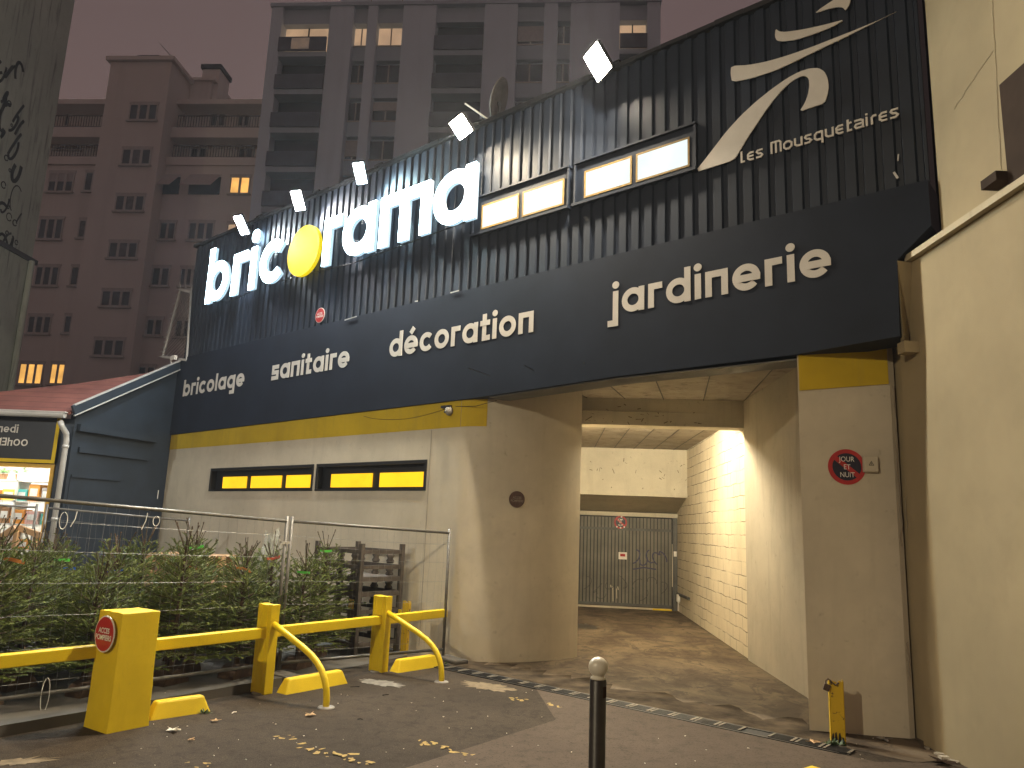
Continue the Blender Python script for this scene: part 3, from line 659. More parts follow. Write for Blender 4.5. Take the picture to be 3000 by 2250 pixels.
# faded notice on the rounded corner
best = None
for a in range(0, 91):
    s_, d_ = -4.85 + math.sin(RAD(a)), 1.6 - 1.6 * math.cos(RAD(a)); wp = FP(s_, d_, 0); az = math.atan2(wp.x, wp.y)
    rr_ = ray(1513, 1463); e = abs(az - math.atan2(rr_.x, rr_.y))
    if best is None or e < best[0]: best = (e, a, wp, s_, d_)
_, a, wp, s_, d_ = best; dist = wp.y; zc = CAM.z + ray(1513, 1463).z / ray(1513, 1463).y * dist
nrm = Vector((1.6 * math.sin(RAD(a)), -1.0 * math.cos(RAD(a)), 0)).normalized(); ang = math.atan2(nrm.x, -nrm.y)
m_faded = plain('faded_sign', (0.10, 0.055, 0.04), 0.6, 0, 0.3, 30); m_fadedt = plain('faded_text', (0.26, 0.21, 0.16), 0.7)
sg = thing('fire_access_sign', 'faded brown round notice on the cream rounded corner of the store', 'sign', wp + (FM.to_3x3() @ nrm) * 0.01 + Vector((0, 0, zc)), FANG + ang, 'fire access notices')
access(sg, 0.115, m_faded, m_fadedt, False)

# ------------------------------------------------------------------ lettering
word_on_wall('bricolage', -13.39, -10.88, 4.35, 4.36, 0.265, -0.054, -0.05, 'pale word bricolage, leftmost on the navy fascia')
word_on_wall('sanitaire', -9.90, -7.54, 4.37, 4.38, 0.285, -0.054, -0.05, 'pale word sanitaire on the navy fascia')
word_on_wall('décoration', -6.50, -3.52, 4.41, 4.42, 0.300, -0.054, -0.05, 'pale word décoration on the navy fascia')
word_on_wall('jardinerie', -2.30, 0.40, 4.455, 4.47, 0.305, -0.054, -0.05, 'pale word jardinerie, rightmost on the navy fascia')
m_glow = emis('lit_letter_face', (0.66, 0.90, 1.0), 24.0); m_glowy = emis('lit_yellow_face', (1.0, 0.78, 0.0), 1.25, base=(0.02, 0.015, 0.0))
m_gside = emis('letter_return', (0.58, 0.84, 1.0), 0.9, base=(0.16, 0.16, 0.17)); m_yside = emis('disc_return', (1.0, 0.75, 0.0), 0.8, base=(0.1, 0.08, 0.0))
sign = thing('illuminated_sign', 'glowing white shop name letters around a yellow disc on the dark cladding', 'shop sign', m=FM @ Matrix.Translation((-12.73, 0, 6.33)))
for ch, s0, s1 in (('b', -12.73, -11.83), ('r', -11.68, -11.12), ('i', -10.99, -10.75), ('c', -10.62, -9.76), ('r', -8.49, -7.98), ('a', -7.92, -7.01), ('m', -6.90, -5.66), ('a', -5.59, -4.66)):
    wd = (s1 - s0) / GL[ch][0]; part('letter', glyph_mb(ch, s0 + 12.73, 0, wd, 0.91, -0.13, -0.06, True, 0.93), [m_glow, m_gside], sign)
mb = MB(); mb.prism([(-9.12 + 12.73 + 0.51 * math.cos(t * math.pi / 24), -0.13, 0.45 + 0.50 * math.sin(t * math.pi / 24)) for t in range(48)][::-1], (0, 0.07, 0), 0, 1); part('disc', mb, [m_glowy, m_yside], sign)
mb = MB()
for s0, s1 in ((-12.6, -10.8), (-10.5, -4.8)): mb.tube([(s0 + 12.73, -0.04, 0.06), ((s0 + s1) / 2 + 12.73, -0.035, -0.07), (s1 + 12.73, -0.04, 0.03)], 0.012, 5)
part('cable', mb, m_black, sign)
EMB = dict(
 hat=[(0.329, 7.539), (0.40, 7.57), (0.5, 7.60), (0.60, 7.625), (0.70, 7.65), (0.715, 7.56), (0.699, 7.481), (0.654, 7.424), (0.64, 7.45), (0.617, 7.485), (0.572, 7.507), (0.483, 7.525)],
 blade=[(-0.109, 7.541), (-0.121, 7.447), (-0.101, 7.388), (-0.035, 7.348), (0.121, 7.302), (0.308, 7.289), (0.49, 7.288), (0.649, 7.321), (0.476, 7.344), (0.311, 7.372), (0.142, 7.41), (-0.005, 7.453), (-0.07, 7.489)],
 arm=[(-0.651, 7.286), (-0.662, 7.189), (-0.645, 7.071), (-0.406, 7.029), (-0.133, 7.016), (0.13, 7.045), (0.383, 7.08), (0.627, 7.108), (0.863, 7.142), (1.182, 7.192), (1.015, 7.165), (0.786, 7.152), (0.549, 7.146), (0.302, 7.141), (0.047, 7.145), (-0.219, 7.168), (-0.439, 7.211)],
 leg=[(-1.137, 6.065), (-0.936, 6.252), (-0.738, 6.452), (-0.546, 6.603), (-0.358, 6.716), (-0.175, 6.803), (0.003, 6.869), (0.142, 6.897), (0.26, 6.889), (0.342, 6.862), (0.405, 6.796), (0.437, 6.7), (0.445, 6.605), (0.429, 6.51), (0.393, 6.419), (0.259, 6.419), (0.126, 6.417), (0.182, 6.49), (0.222, 6.578), (0.242, 6.682), (0.239, 6.768), (0.207, 6.818), (0.157, 6.834), (0.071, 6.82), (-0.035, 6.765), (-0.143, 6.675), (-0.253, 6.561), (-0.365, 6.427), (-0.478, 6.292), (-0.573, 6.158), (-0.64, 6.073), (-0.899, 6.067)])
emb = thing('wall_emblem', 'pale striding figure emblem with hat on the dark cladding at far right', 'emblem', m=FM)
def smooth(p, it=1):
    for _ in range(it):
        o = []
        for a, b in zip(p, p[1:] + p[:1]):
            o += [(a[0] * .8 + b[0] * .2, a[1] * .8 + b[1] * .2), (a[0] * .2 + b[0] * .8, a[1] * .2 + b[1] * .8)]
        p = o
    return p
for nm, pts in EMB.items():
    mb = MB(); mb.prism([(a, -0.014, b) for a, b in smooth(pts)], (0, 0.013, 0)); part('emblem_' + nm, mb, m_letter, emb)
# small script words below the emblem
LM = dict(GL)
def lm_word(t, s0, s1, zb, h, root):
    adv = {'l': .55, 'e': .8, 's': .8, 'M': 1.15, 'o': .95, 'u': .85, 'q': .9, 't': .6, 'a': .9, 'i': .3, 'r': .55, ' ': .45}
    ww = 0.2; hh = ww / 2
    sh = {'l': [([(hh, 1.35), (hh, hh), (.45, hh)], 0)], 'e': [([(.72, 1 - hh), (.3, 1 - hh), (hh, .72), (hh, .28), (.3, hh), (.72, hh)], 0), ([(hh * 2, .5), (.7, .5)], 0)],
          's': [([(.72, 1 - hh), (.2, 1 - hh), (hh, .75), (.25, .53), (.5, .5), (.68, .28), (.5, hh), (.02, hh)], 0)],
          'M': [([(hh, 0), (hh, 1.28), (.9, 1.28), (1.05, 1.1), (1.05, 0)], 0), ([(.57, 0), (.57, 1.18)], 0)],
          'o': [([(hh, .3), (hh, .7), (.3, 1 - hh), (.6, 1 - hh), (.85, .7), (.85, .3), (.6, hh), (.3, hh)], 1)],
          'u': [([(hh, 1), (hh, .3), (.3, hh), (.75, hh), (.75, 1)], 0)],
          'q': [([(.8, 1 - hh), (.3, 1 - hh), (hh, .7), (hh, .3), (.3, hh), (.69, hh)], 0), ([(.8, .99), (.8, -.35)], 0)],
          't': [([(.2, 1.3), (.2, hh), (.55, hh)], 0), ([(.31, 1 - hh), (.55, 1 - hh)], 0)],
          'a': [([(.05, 1 - hh), (.6, 1 - hh), (.8, .8), (.8, 0)], 0), ([(.69, .5), (.2, .5), (hh, .3), (.2, hh), (.69, hh)], 0)],
          'i': [([(hh, 0), (hh, 1)], 0), ([(hh, 1.15), (hh, 1.35)], 0)], 'r': [([(hh, 0), (hh, .75), (.25, 1 - hh), (.5, 1 - hh)], 0)], ' ': []}
    gap = 0.15; tot = sum(adv[c] + gap for c in t) - gap; k = (s1 - s0) / tot; x = 0
    for c in t:
        mb = MB()
        for j, (p_, cl) in enumerate(sh[c]): mb.ribbon([(s0 + (x + a) * k, zb + b * h) for a, b in p_], ww * (k + h) / 2, -0.014 - 0.001 * j, -0.001, bool(cl))
        if mb.v: part('letter', mb, m_letter, root)
        x += adv[c] + gap
lw = thing('wall_lettering', 'small pale two word lettering under the striding figure emblem', 'lettering', m=FM)
lm_word('les Mousquetaires', -0.56, 1.11, 6.01, 0.105, lw)

# ------------------------------------------------------------------ floodlights on the roof edge
floods = [((1350, 372), 2400, (1.0, 0.84, 0.60), 0.28, 0.28, 'warm floodlight on the roof edge above the right end of the glowing sign', (0.05, -0.75, -0.65)),
          ((1750, 182), 2600, (1.0, 0.86, 0.66), 0.28, 0.38, 'largest brightest floodlight, highest on the roof edge at right', (-0.2, -0.88, -0.45)),
          ((1055, 508), 1100, (0.66, 0.95, 1.0), 0.16, 0.36, 'greenish white floodlight on the roof edge above the letters after the disc', (0.55, -0.45, -0.7)),
          ((873, 588), 1100, (0.96, 0.94, 0.95), 0.17, 0.37, 'pinkish white floodlight on the roof edge just above the yellow disc', (0.55, -0.45, -0.7)),
          ((707, 660), 1100, (0.88, 0.97, 1.0), 0.16, 0.40, 'leftmost floodlight, on the roof edge above the letter i', (0.45, -0.5, -0.7))]
for (x, y), st, colr, fw, fh, lab, nv in floods:
    s_, z_ = fac(x, y, 0.40)
    nv = Vector(nv).normalized(); xa = nv.cross(Vector((0, 0, 1))).normalized() * -1; za = xa.cross(-nv) * -1
    ya = -nv; za = xa.cross(ya)
    rot = Matrix((xa, ya, za)).transposed().to_4x4() @ Matrix.Rotation(RAD(-14), 4, 'Y')
    t = thing('floodlight', lab, 'floodlight', m=FM @ Matrix.Translation((s_, -0.40, z_)), group='floodlights along the roof edge')
    mb = MB(); mb.b2((-fw / 2 - .02, 0.004, -fh / 2 - .02), (fw / 2 + .02, 0.07, fh / 2 + .02)); mb.xf(rot); part('housing', mb, m_black, t, bevel=0.006)
    mb = MB(); mb.b2((-fw / 2, -0.004, -fh / 2), (fw / 2, 0.003, fh / 2)); mb.xf(rot); part('lens', mb, emis('lamp_glass', colr, st), t)
    mb = MB(); mb.beam((0, 0.06, 0.02), (0.0, 0.43, 7.99 - z_), 0.04, 0.04); mb.b2((-0.10, 0.36, 7.97 - z_), (0.10, 0.50, 8.0 - z_)); part('bracket', mb, m_trim, t)

# satellite dish behind the parapet, its arm catching the light
s_, z_ = fac(1462, 292, -0.6)
t = thing('satellite_dish', 'grey satellite dish seen edge on behind the roof parapet', 'satellite dish', m=FM @ Matrix.Translation((s_, 0.6, z_)))
rot = Matrix.Rotation(RAD(-62), 4, 'Z') @ Matrix.Rotation(RAD(-18), 4, 'X')
mb = MB()
prof = [(0.02, 0.10), (0.15, 0.085), (0.28, 0.05), (0.36, 0.0), (0.355, -0.012), (0.27, 0.035), (0.14, 0.072), (0.02, 0.085)]
mb.lathe(prof, n=28); mb.xf(rot @ Matrix.Rotation(RAD(90), 4, 'X')); part('reflector', mb, m_concgrey, t, smooth=True)
a = fac(1362, 303, 0.25); b = fac(1428, 348, 0.0)
mb = MB(); mb.tube([(a[0] - s_, -0.85, a[1] - z_), (b[0] - s_, -0.6, b[1] - z_)], 0.014, 6); part('arm', mb, m_white, t)
mb = MB(); mb.tube([(0, 0.0, -0.05), (0.05, 0.05, -0.6)], 0.03, 8); part('mast', mb, m_greym, t)
# security camera under the fascia
t = thing('security_camera', 'small white dome camera hanging under the fascia at the yellow stripe', 'camera', m=FM @ Matrix.Translation((-5.07, -0.04, 3.43)))
mb = MB(); mb.lathe([(0.0, -0.055), (0.03, -0.05), (0.052, -0.02), (0.058, 0.015), (0.05, 0.05), (0.045, 0.06)], n=18); part('body', mb, m_concgrey, t, smooth=True)
mb = MB(); mb.b2((-0.16, -0.02, 0.062), (0.02, 0.10, 0.098)); part('mount', mb, m_trim, t)
mb = MB(); mb.lathe([(0.0, -0.01), (0.018, -0.008), (0.022, 0.0)], n=12); mb.xf(Matrix.Translation((-0.045, -0.035, -0.005)) @ Matrix.Rotation(RAD(60), 4, 'Y')); part('lens', mb, m_black, t)
mb = MB(); mb.tube([(-2.0, -0.02 + .04, 3.50 - 3.43)] + [(-2.0 + 2 * k / 10, 0.03, 0.05 - 0.10 * math.sin(math.pi * k / 10) + 0.02 * k / 10) for k in range(1, 11)], 0.003, 4); mb.tube([(0.1, .03, .075), (0.5, .03, .05), (0.9, .03, .10)], 0.004, 4); part('cable', mb, m_black, t)
# spiked mesh guard at the left end of the store front
tl, tr, br_, bl_ = [fac(*p_) for p_ in ((535, 850), (566, 858), (553, 1056), (483, 1046))]
t = thing('climb_guard', 'grey mesh climbing guard edged with spikes at the left end of the cladding', 'spiked guard', m=FM)
y_ = -0.05; c4 = [tl, tr, br_, bl_]
mb = MB()
for i in range(4): a, b = c4[i], c4[(i + 1) % 4]; mb.beam((a[0], y_, a[1]), (b[0], y_, b[1]), 0.05 if i != 1 else 0.03, 0.035, up=(0, 1, 0))
part('frame', mb, m_zinc, t)
mb = MB(); n_ = 13
def pt(u, v):
    a = Vector(tl).lerp(Vector(tr), u); b = Vector(bl_).lerp(Vector(br_), u); q = a.lerp(b, v); return Vector((q.x, y_, q.y))
for k in range(-8, 26):
    for sgn in (1, -1):
        pts = []
        for j in range(11):
            v = j / 10; u = (k / 8.0 + sgn * v * 2.2) if sgn > 0 else (k / 8.0 - v * 2.2 + 0.0)
            if 0 <= u <= 1: pts.append(pt(u, v))
        if len(pts) > 1: mb.beam(pts[0], pts[-1], 0.006, 0.006)
part('mesh', mb, m_galv, t)
for k in range(15):
    q = pt(0, k / 14); mb = MB(); mb.tube([q, q + Vector((-0.17, -0.02, 0.02))], [0.016, 0.005], 5); part('spike', mb, m_zinc, t)
for k in range(3):
    q = pt(k / 2, 0); mb = MB(); mb.tube([q, q + Vector((-0.05 + .04 * k, -0.02, 0.20))], [0.016, 0.005], 5); part('spike', mb, m_zinc, t)
# white cable duct and alarm box on the corner
t = thing('cable_duct', 'thin white vertical duct with a small alarm box at the corner of the annexe', 'cable duct', m=FM @ Matrix.Translation((-13.86, -0.16, 0)))
mb = MB(); mb.beam((0, -0.02, 5.2), (-0.0, -0.02, 2.15), 0.035, 0.03, up=(0, 1, 0)); part('duct', mb, m_zinc, t)
mb = MB(); mb.b2((-0.05, -0.03, 5.2), (0.13, 0.04, 5.3)); mb.b2((0.03, -0.06, 2.12), (0.13, 0.0, 2.30)); bx = part('box', mb, m_white, t)
mb = MB(); mb.b2((0.065, -0.065, 2.16), (0.09, -0.0605, 2.185)); part('indicator', mb, emis('red_led', (1, 0.05, 0.03), 3), bx)

# ------------------------------------------------------------------ annexe with red roof and lit shop window
AC = Vector((-8.32, 14.30, 0)); AJ = Vector((-7.50, 16.63, 0)); YF = 14.30
ann = thing('annexe_building', 'low dark annexe with a red tiled roof and a lit shop window', 'annexe', AC)
wx1 = ony(157, 1400, YF).x; wz1 = ony(157, 1361, YF).z; sgx = ony(187, 1215, YF).x; sz1 = ony(187, 1212, YF).z; sz0 = ony(166, 1359, YF).z
mb = MB(); ez = 3.52
mb.b2((wx1, YF, 0), (AC.x, YF + 0.15, ez)); mb.b2((-16, YF, wz1), (wx1 - .001, YF + 0.15, ez)); mb.b2((-16, YF, 0), (wx1 - .001, YF + 0.15, 0.35))
d = (AJ - AC); nn = Vector((d.y, -d.x, 0)).normalized() * 0.12
mb.add([AC, AJ, AJ + Vector((0, 0, 5.02)), AC + Vector((0, 0, 3.6)), AC - nn, AJ - nn, AJ - nn + Vector((0, 0, 5.02)), AC - nn + Vector((0, 0, 3.6))], [(0, 1, 2, 3), (7, 6, 5, 4), (3, 2, 6, 7), (0, 3, 7, 4)])
part('wall', mb, m_shednavy, ann, world=True)
mb = MB(); n1 = Vector((d.y, -d.x, 0)).normalized()
for z0, z1, a0, a1, th in ((3.30, 3.43, 0.02, 0.80, 0.10), (2.90, 3.00, 0.06, 0.75, 0.05), (2.42, 2.47, 0.03, 0.5, 0.03)):
    mb.beam(AC + d * a0 + n1 * th / 2 + Vector((0, 0, (z0 + z1) / 2)), AC + d * a1 + n1 * th / 2 + Vector((0, 0, (z0 + z1) / 2)), th, z1 - z0)
mb.beam(AC + d * 0.03 + n1 * 0.006 + Vector((0, 0, 2.44)), AC + d * 0.03 + n1 * 0.006 + Vector((0, 0, 0.1)), 0.02, 0.012, up=(1, 0, 0))
part('rail', mb, m_shednavy, ann, world=True)
mb = MB(); R0 = Vector((-16, YF - 0.25, 3.62)); R1 = Vector((AC.x + 0.02, YF - 0.25, 3.62)); R2 = AJ + Vector((0.0, 0, 5.10)); R3 = Vector((-16, 16.7, 5.10))
rn_ = (R2 - R1).cross(R0 - R1).normalized()
def onroof(x, y): return onplane(x, y, R1, rn_)
mb.prism([R0, R1, R2, onroof(512, 1062), onroof(430, 1093), onroof(217, 1125), onroof(0, 1147), onroof(-160, 1160)], (0, 0, -0.05)); part('roof', mb, m_tile, ann, world=True)
mb = MB(); a = R1 + Vector((0.06, 0.0, 0.02)); b = R2 + Vector((0.06, -0.05, 0.02))
mb.beam(a, b, 0.05, 0.20); mb2 = MB(); mb2.beam(a + Vector((0.0, 0, 0.112)), b + Vector((0.0, 0, 0.112)), 0.07, 0.022); mb2.beam(a + Vector((0.03, 0, -0.09)), b + Vector((0.03, 0, -0.09)), 0.03, 0.02)
vg = part('verge', mb, m_shednavy, ann, world=True); part('flashing', mb2, m_zinc, vg, world=True)
mb = MB(); mb.tube([(-16, YF - 0.30, 3.55), (AC.x - 0.03, YF - 0.30, 3.55)], 0.060, 10); mb.b2((-16, YF - 0.36, 3.59), (AC.x, YF - 0.24, 3.61)); part('gutter', mb, m_zinc, ann, world=True)
mb = MB()
dpx = AC.x - 0.06
mb.tube([(dpx - .06, YF - 0.28, 3.44), (dpx - .02, YF - 0.26, 3.34), (dpx, YF - 0.12, 3.22), (dpx, YF - 0.09, 3.1), (dpx, YF - 0.09, 0.0)], 0.05, 12)
for z in (2.95, 1.6, 0.5): mb.tube([(dpx, YF - 0.09, z), (dpx, YF - 0.09, z + 0.06)], 0.058, 12)
part('downpipe', mb, m_zinc, ann, world=True, smooth=True)
m_winframe = plain('ochre_window_frame', (0.62, 0.36, 0.03), 0.45, 0, 0.1)
mb = MB(); mb.b2((wx1 - 0.07, YF - 0.03, 0.35), (wx1, YF + 0.1, wz1)); mb.b2((-16, YF - 0.03, wz1 - 0.07), (wx1 - .071, YF + 0.1, wz1)); mb.b2((-10.9, YF - 0.02, 0.35), (-10.85, YF + 0.1, wz1 - .071)); wn = part('window', mb, m_winframe, ann, world=True)
m_glass, nt_, b_ = _mat('window_glass'); b_.inputs['Base Color'].default_value = (0.95, 0.97, 0.96, 1); b_.inputs['Transmission Weight'].default_value = 1.0; b_.inputs['Roughness'].default_value = 0.02; b_.inputs['IOR'].default_value = 1.02
mb = MB(); mb.b2((-16, YF + 0.03, 0.36), (wx1 - .072, YF + 0.036, wz1 - .072)); part('pane', mb, m_glass, wn, world=True)
# room behind the window, lit by its own ceiling panels
m_room = plain('shop_room_wall', (0.72, 0.70, 0.66), 0.7)
mb = MB(); mb.quad((-16, YF + 2.6, 0), (-8.4, YF + 2.6, 0), (-8.4, YF + 2.6, 2.9), (-16, YF + 2.6, 2.9)); mb.quad((-16, YF + .16, 2.9), (-8.4, YF + .16, 2.9), (-8.4, YF + 2.6, 2.9), (-16, YF + 2.6, 2.9)); mb.quad((-8.45, YF + .16, 0), (-7.8, YF + 2.2, 0), (-7.8, YF + 2.2, 2.9), (-8.45, YF + .16, 2.9)); mb.quad((-16, YF + .16, 0.02), (-8.4, YF + .16, 0.02), (-8.4, YF + 2.6, 0.02), (-16, YF + 2.6, 0.02))
part('room', mb, m_room, ann, world=True)
mb = MB(); mb.b2((-12.5, YF + 0.5, 2.86), (-8.9, YF + 0.8, 2.89)); mb.b2((-12.5, YF + 1.6, 2.86), (-8.9, YF + 1.9, 2.89)); part('ceiling_light', mb, emis('shop_ceiling_light', (1.0, 0.95, 0.86), 20), ann, world=True)
# hours sign above the window
sgn = thing('opening_hours_sign', 'dark opening hours board with a yellow border above the lit shop window', 'sign', (sgx, YF - 0.06, sz0))
hz = sz1 - sz0; tb = 0.065
mb = MB(); mb.b2((-5, -0.01, 0), (0, 0.05, hz)); part('board', mb, m_trim, sgn)
mb = MB(); mb.b2((-5, -0.02, 0), (0, -0.011, tb)); mb.b2((-5, -0.02, hz - tb), (0, -0.011, hz)); mb.b2((-tb, -0.02, tb + .001), (0, -0.011, hz - tb - .001)); part('border', mb, m_yelwall, sgn)
def signword(t, rx, zb, h, k):
    gap = 0.17; tot = sum(GL[c][0] for c in t) + gap * (len(t) - 1); x = rx - tot * h * k
    mb = MB()
    for c in t:
        g = glyph_mb(c, x, zb, h * k, h, -0.016, -0.0105, wmul=0.8); mb.add(g.v, g.f); x += (GL[c][0] + gap) * h * k
    part('text', mb, m_letter, sgn)
a = ony(52, 1268, YF - .07); b = ony(80, 1308, YF - .07)
signword('samedi', a.x - sgx, a.z - sz0, 0.115, 0.92)
signword('13h00' if '1' in GL else '3h00', b.x - sgx, b.z - sz0, 0.112, 0.95)
# shelves and goods seen through the window
sh = thing('shop_shelf', 'white shop shelving full of goods behind the lit window', 'shelf', (-12.6, YF + 0.95, 0))
mb = MB()
for z in (0.5, 1.0, 1.5, 1.95, 2.36): mb.b2((0, 0, z - 0.03), (4.1, 0.42, z))
for x in (0.02, 1.4, 2.75, 4.08): mb.b2((x - 0.02, 0.0, 0.021), (x + 0.02, 0.42, 2.6))
part('board', mb, m_white, sh)
gcols = [('orange', (0.75, 0.33, 0.06)), ('white', (0.8, 0.8, 0.78)), ('brown', (0.36, 0.2, 0.1)), ('teal', (0.1, 0.45, 0.42)), ('yellow', (0.8, 0.6, 0.1)), ('grey', (0.35, 0.32, 0.3)), ('pink', (0.7, 0.42, 0.38))]
gm_ = {n: plain('goods_' + n, c, 0.6) for n, c in gcols}
r = random.Random(21)
shelfname = {1.0: 'lowest', 1.5: 'second lowest', 1.95: 'second highest'}
for z, hmax in ((1.0, 0.40), (1.5, 0.38), (1.95, 0.34)):
    x = -9.0; k = 0
    while x > -10.9:
        wd = r.uniform(0.16, 0.34); hh = r.uniform(0.5, 1.0) * hmax; nm = gcols[(k * 2 + int(z * 2) + r.randint(0, 1)) % 7][0]
        ordn = ['rightmost', 'second from right', 'third from right', 'fourth from right', 'fifth from right', 'sixth from right', 'seventh from right', 'eighth from right', 'ninth from right', 'tenth from right'][k]
        g = thing('goods_box', '%s carton on the %s visible shop shelf, %s' % (nm, shelfname[z], ordn), 'box', (x - wd / 2, YF + 1.12, z + .001), 0, 'goods on the shop shelves')
        mb = MB(); mb.b2((-wd / 2, -0.13, 0), (wd / 2, 0.13, hh)); part('carton', mb, gm_[nm], g, bevel=0.008)
        mb = MB(); mb.b2((-wd * .35, -0.134, hh * .3), (wd * .35, -0.1305, hh * .75)); part('label', mb, gm_['white' if nm != 'white' else 'pink'], g)
        x -= wd + r.uniform(0.02, 0.07); k += 1
m_palm = foliage('palm_leaf', (0.06, 0.22, 0.03), (0.14, 0.36, 0.06))
for k, (px_, lab) in enumerate(((55, 'right hand potted palm on the top shop shelf'), (8, 'left hand potted palm on the top shop shelf'))):
    c = ony(px_, 1410, YF + 1.1)
    pt_ = thing('potted_palm', lab, 'plant', (c.x, YF + 1.1, 2.361), 0, 'potted palms in the shop window')
    mb = MB(); mb.lathe([(0.06, 0), (0.08, 0.12), (0.07, 0.12)], n=12); part('pot', mb, gm_['brown'], pt_)
    mb = MB(); r = random.Random(30 + k)
    for i in range(16):
        a = i * 2.4; L = r.uniform(0.18, 0.32); el = r.uniform(0.1, 1.0)
        tip = Vector((math.cos(a) * L * math.cos(el), math.sin(a) * L * math.cos(el), 0.14 + L * math.sin(el) * .6)); b0 = Vector((0, 0, 0.12))
        for j in range(9):
            q = b0.lerp(tip, 0.25 + j * 0.09) ; q.z -= 0.05 * (j / 8) ** 2; sd = Vector((-math.sin(a), math.cos(a), 0))
            for sg_ in (1, -1): e = q + sd * sg_ * 0.07 * (1.1 - j / 9) + (tip - b0) * 0.12; mb.add([q, q + (tip - b0) * 0.05, e], [(0, 1, 2)])
    part('fronds', mb, m_palm, pt_)

# ------------------------------------------------------------------ far blocks of flats
m_flatA = tower_wall('flats_render', (0.74, 0.69, 0.64)); m_flatB = tower_wall('tower_render', (0.56, 0.64, 0.74)); m_flatB2 = tower_wall('tower_panel', (0.40, 0.46, 0.54))
m_dkwin = plain('dark_window_glass', (0.035, 0.036, 0.045), 0.15, 0, 0.25, 1.0); m_recess = plain('dark_recess', (0.05, 0.05, 0.058), 0.8)
m_frameA = plain('window_frame', (0.46, 0.43, 0.40), 0.6); m_bluepan = plain('balcony_panel', (0.075, 0.08, 0.11), 0.6, 0, 0.2, 1.2)
m_litwin = emis('lamplit_window', (1.0, 0.50, 0.10), 1.15, 0.45, 0.9); m_litdim = emis('dim_lamplit_window', (1.0, 0.62, 0.34), 0.42, 0.3, 0.9); m_litcur = emis('curtained_window', (0.9, 0.55, 0.3), 0.10, 0.8, 3.0)
m_curt = plain('net_curtain', (0.13, 0.12, 0.12), 0.9, 0, 0.4, 3)
m_rail = plain('balcony_rail', (0.10, 0.085, 0.078), 0.7); m_shut = plain('roller_shutter', (0.38, 0.35, 0.34), 0.7); m_awn = plain('pale_awning', (0.42, 0.37, 0.34), 0.8)
class Face:            # local frame on a far facade: x to the right, y inwards, z up
    def __init__(s, yy, slope):
        s.o = Vector((0, yy, 0)); s.u = Vector((1, -slope, 0)).normalized(); s.n = Vector((slope, 1, 0)).normalized()
        s.m = Matrix.Translation(s.o) @ Matrix.Rotation(math.atan2(-slope, 1), 4, 'Z')
    def at(s, x, y, d=0.0):
        q = onplane(x, y, s.o + s.n * d, s.n); return (q - s.o).dot(s.u), q.z
    def rect(s, x0, y0, x1, y1, d=0.0):
        a = s.at(x0, (y0 + y1) / 2, d)[0]; b = s.at(x1, (y0 + y1) / 2, d)[0]; xm = (x0 + x1) / 2
        return a, s.at(xm, y1, d)[1], b, s.at(xm, y0, d)[1]
FA = Face(46.0, 0.068)
fa = thing('apartment_building', 'brownish render block of flats with balconies and chimneys behind the annexe', 'building', m=FA.m)
xl = FA.at(40, 1100)[0] - 3; xm0 = FA.at(336, 300)[0]; xm1 = FA.at(512, 300)[0]; xr = FA.at(768, 340)[0] + 1.5
zl = FA.at(250, 286)[1]; zm = FA.at(440, 206)[1]; zr = FA.at(700, 286)[1]; zt = FA.at(300, 478)[1]
zs1 = FA.at(250, 372)[1]; zs2 = FA.at(250, 462)[1]
mb = MB(); mb.b2((xl, 0, 0), (xr, 12, zs2)); mb.b2((xm0, -1.0, 0), (xm1, 12.0, zm))
mb.b2((xl, 1.6, zs2), (xm0 - .01, 12, zl - .35)); mb.b2((xm1 + .01, 1.6, zs2), (xr, 12, zr - .35))
for a, b in ((xl, xm0 - .01), (xm1 + .01, xr)):
    mb.b2((a, -0.15, zs2 - 0.55), (b, 0.0, zs2 + 0.02)); mb.b2((a, 0.0, zs1 - 0.75), (b, 1.59, zs1)); mb.b2((a, 0.2, zl - 0.349), (b, 12, zl)); 
part('wall', mb, m_flatA, fa)
mb = MB(); mb.b2((xm0 - 0.25, -1.25, zm), (xm1 + 0.25, 12.2, zm + 0.28)); part('roof', mb, m_flatA, fa)
q = FA.rect(526, 236, 592, 290, 1.6); mb = MB(); mb.b2((q[0], 1.7, zr), (q[2] + .6, 8, q[3])); mb.b2((q[0], 1.5, q[3] + .001), (q[2] + 0.9, 8.2, q[3] + 0.2)); part('penthouse', mb, m_flatA, fa)
for (x0, y0, x1, y1, zb) in ((408, 164, 462, 203, zm + .28), (590, 190, 640, 290, zr)):
    q = FA.rect(x0, y0, x1, y1, 2.0); mb = MB(); mb.b2((q[0], 2, zb), (q[2], 3.6, q[3] - 0.35)); ch = part('chimney', mb, m_flatA, fa)
    mb = MB(); mb.b2((q[0] - .12, 1.88, q[3] - 0.349), (q[2] + .12, 3.72, q[3])); part('cap', mb, m_recess, ch)
wA = [(379, 305, 462, 353, 3), (357, 436, 443, 484, 3), (338, 572, 424, 619, 3), (318, 709, 404, 757, 3), (297, 851, 384, 899, 3), (274, 994, 364, 1044, 3)]
wL = [(142, 506, 217, 563, 3), (248, 504, 298, 561, 2), (113, 640, 185, 702, 3), (230, 644, 276, 698, 2), (103, 780, 173, 838, 3), (207, 781, 257, 838, 2), (81, 925, 150, 978, 3), (188, 924, 233, 977, 2), (55, 1064, 127, 1127, 3), (147, 1065, 212, 1127, 3)]
wR = [(674, 518, 733, 569, 2), (467, 651, 515, 703, 2), (552, 651, 627, 704, 3), (665, 655, 719, 703, 2), (445, 783, 497, 839, 2), (527, 785, 581, 839, 3), (429, 934, 477, 984, 2), (513, 937, 560, 989, 2), (405, 1073, 456, 1100, 2)]
LIT = {(674, 518): m_litwin, (665, 655): m_litdim, (55, 1064): m_litwin, (147, 1065): m_litwin}
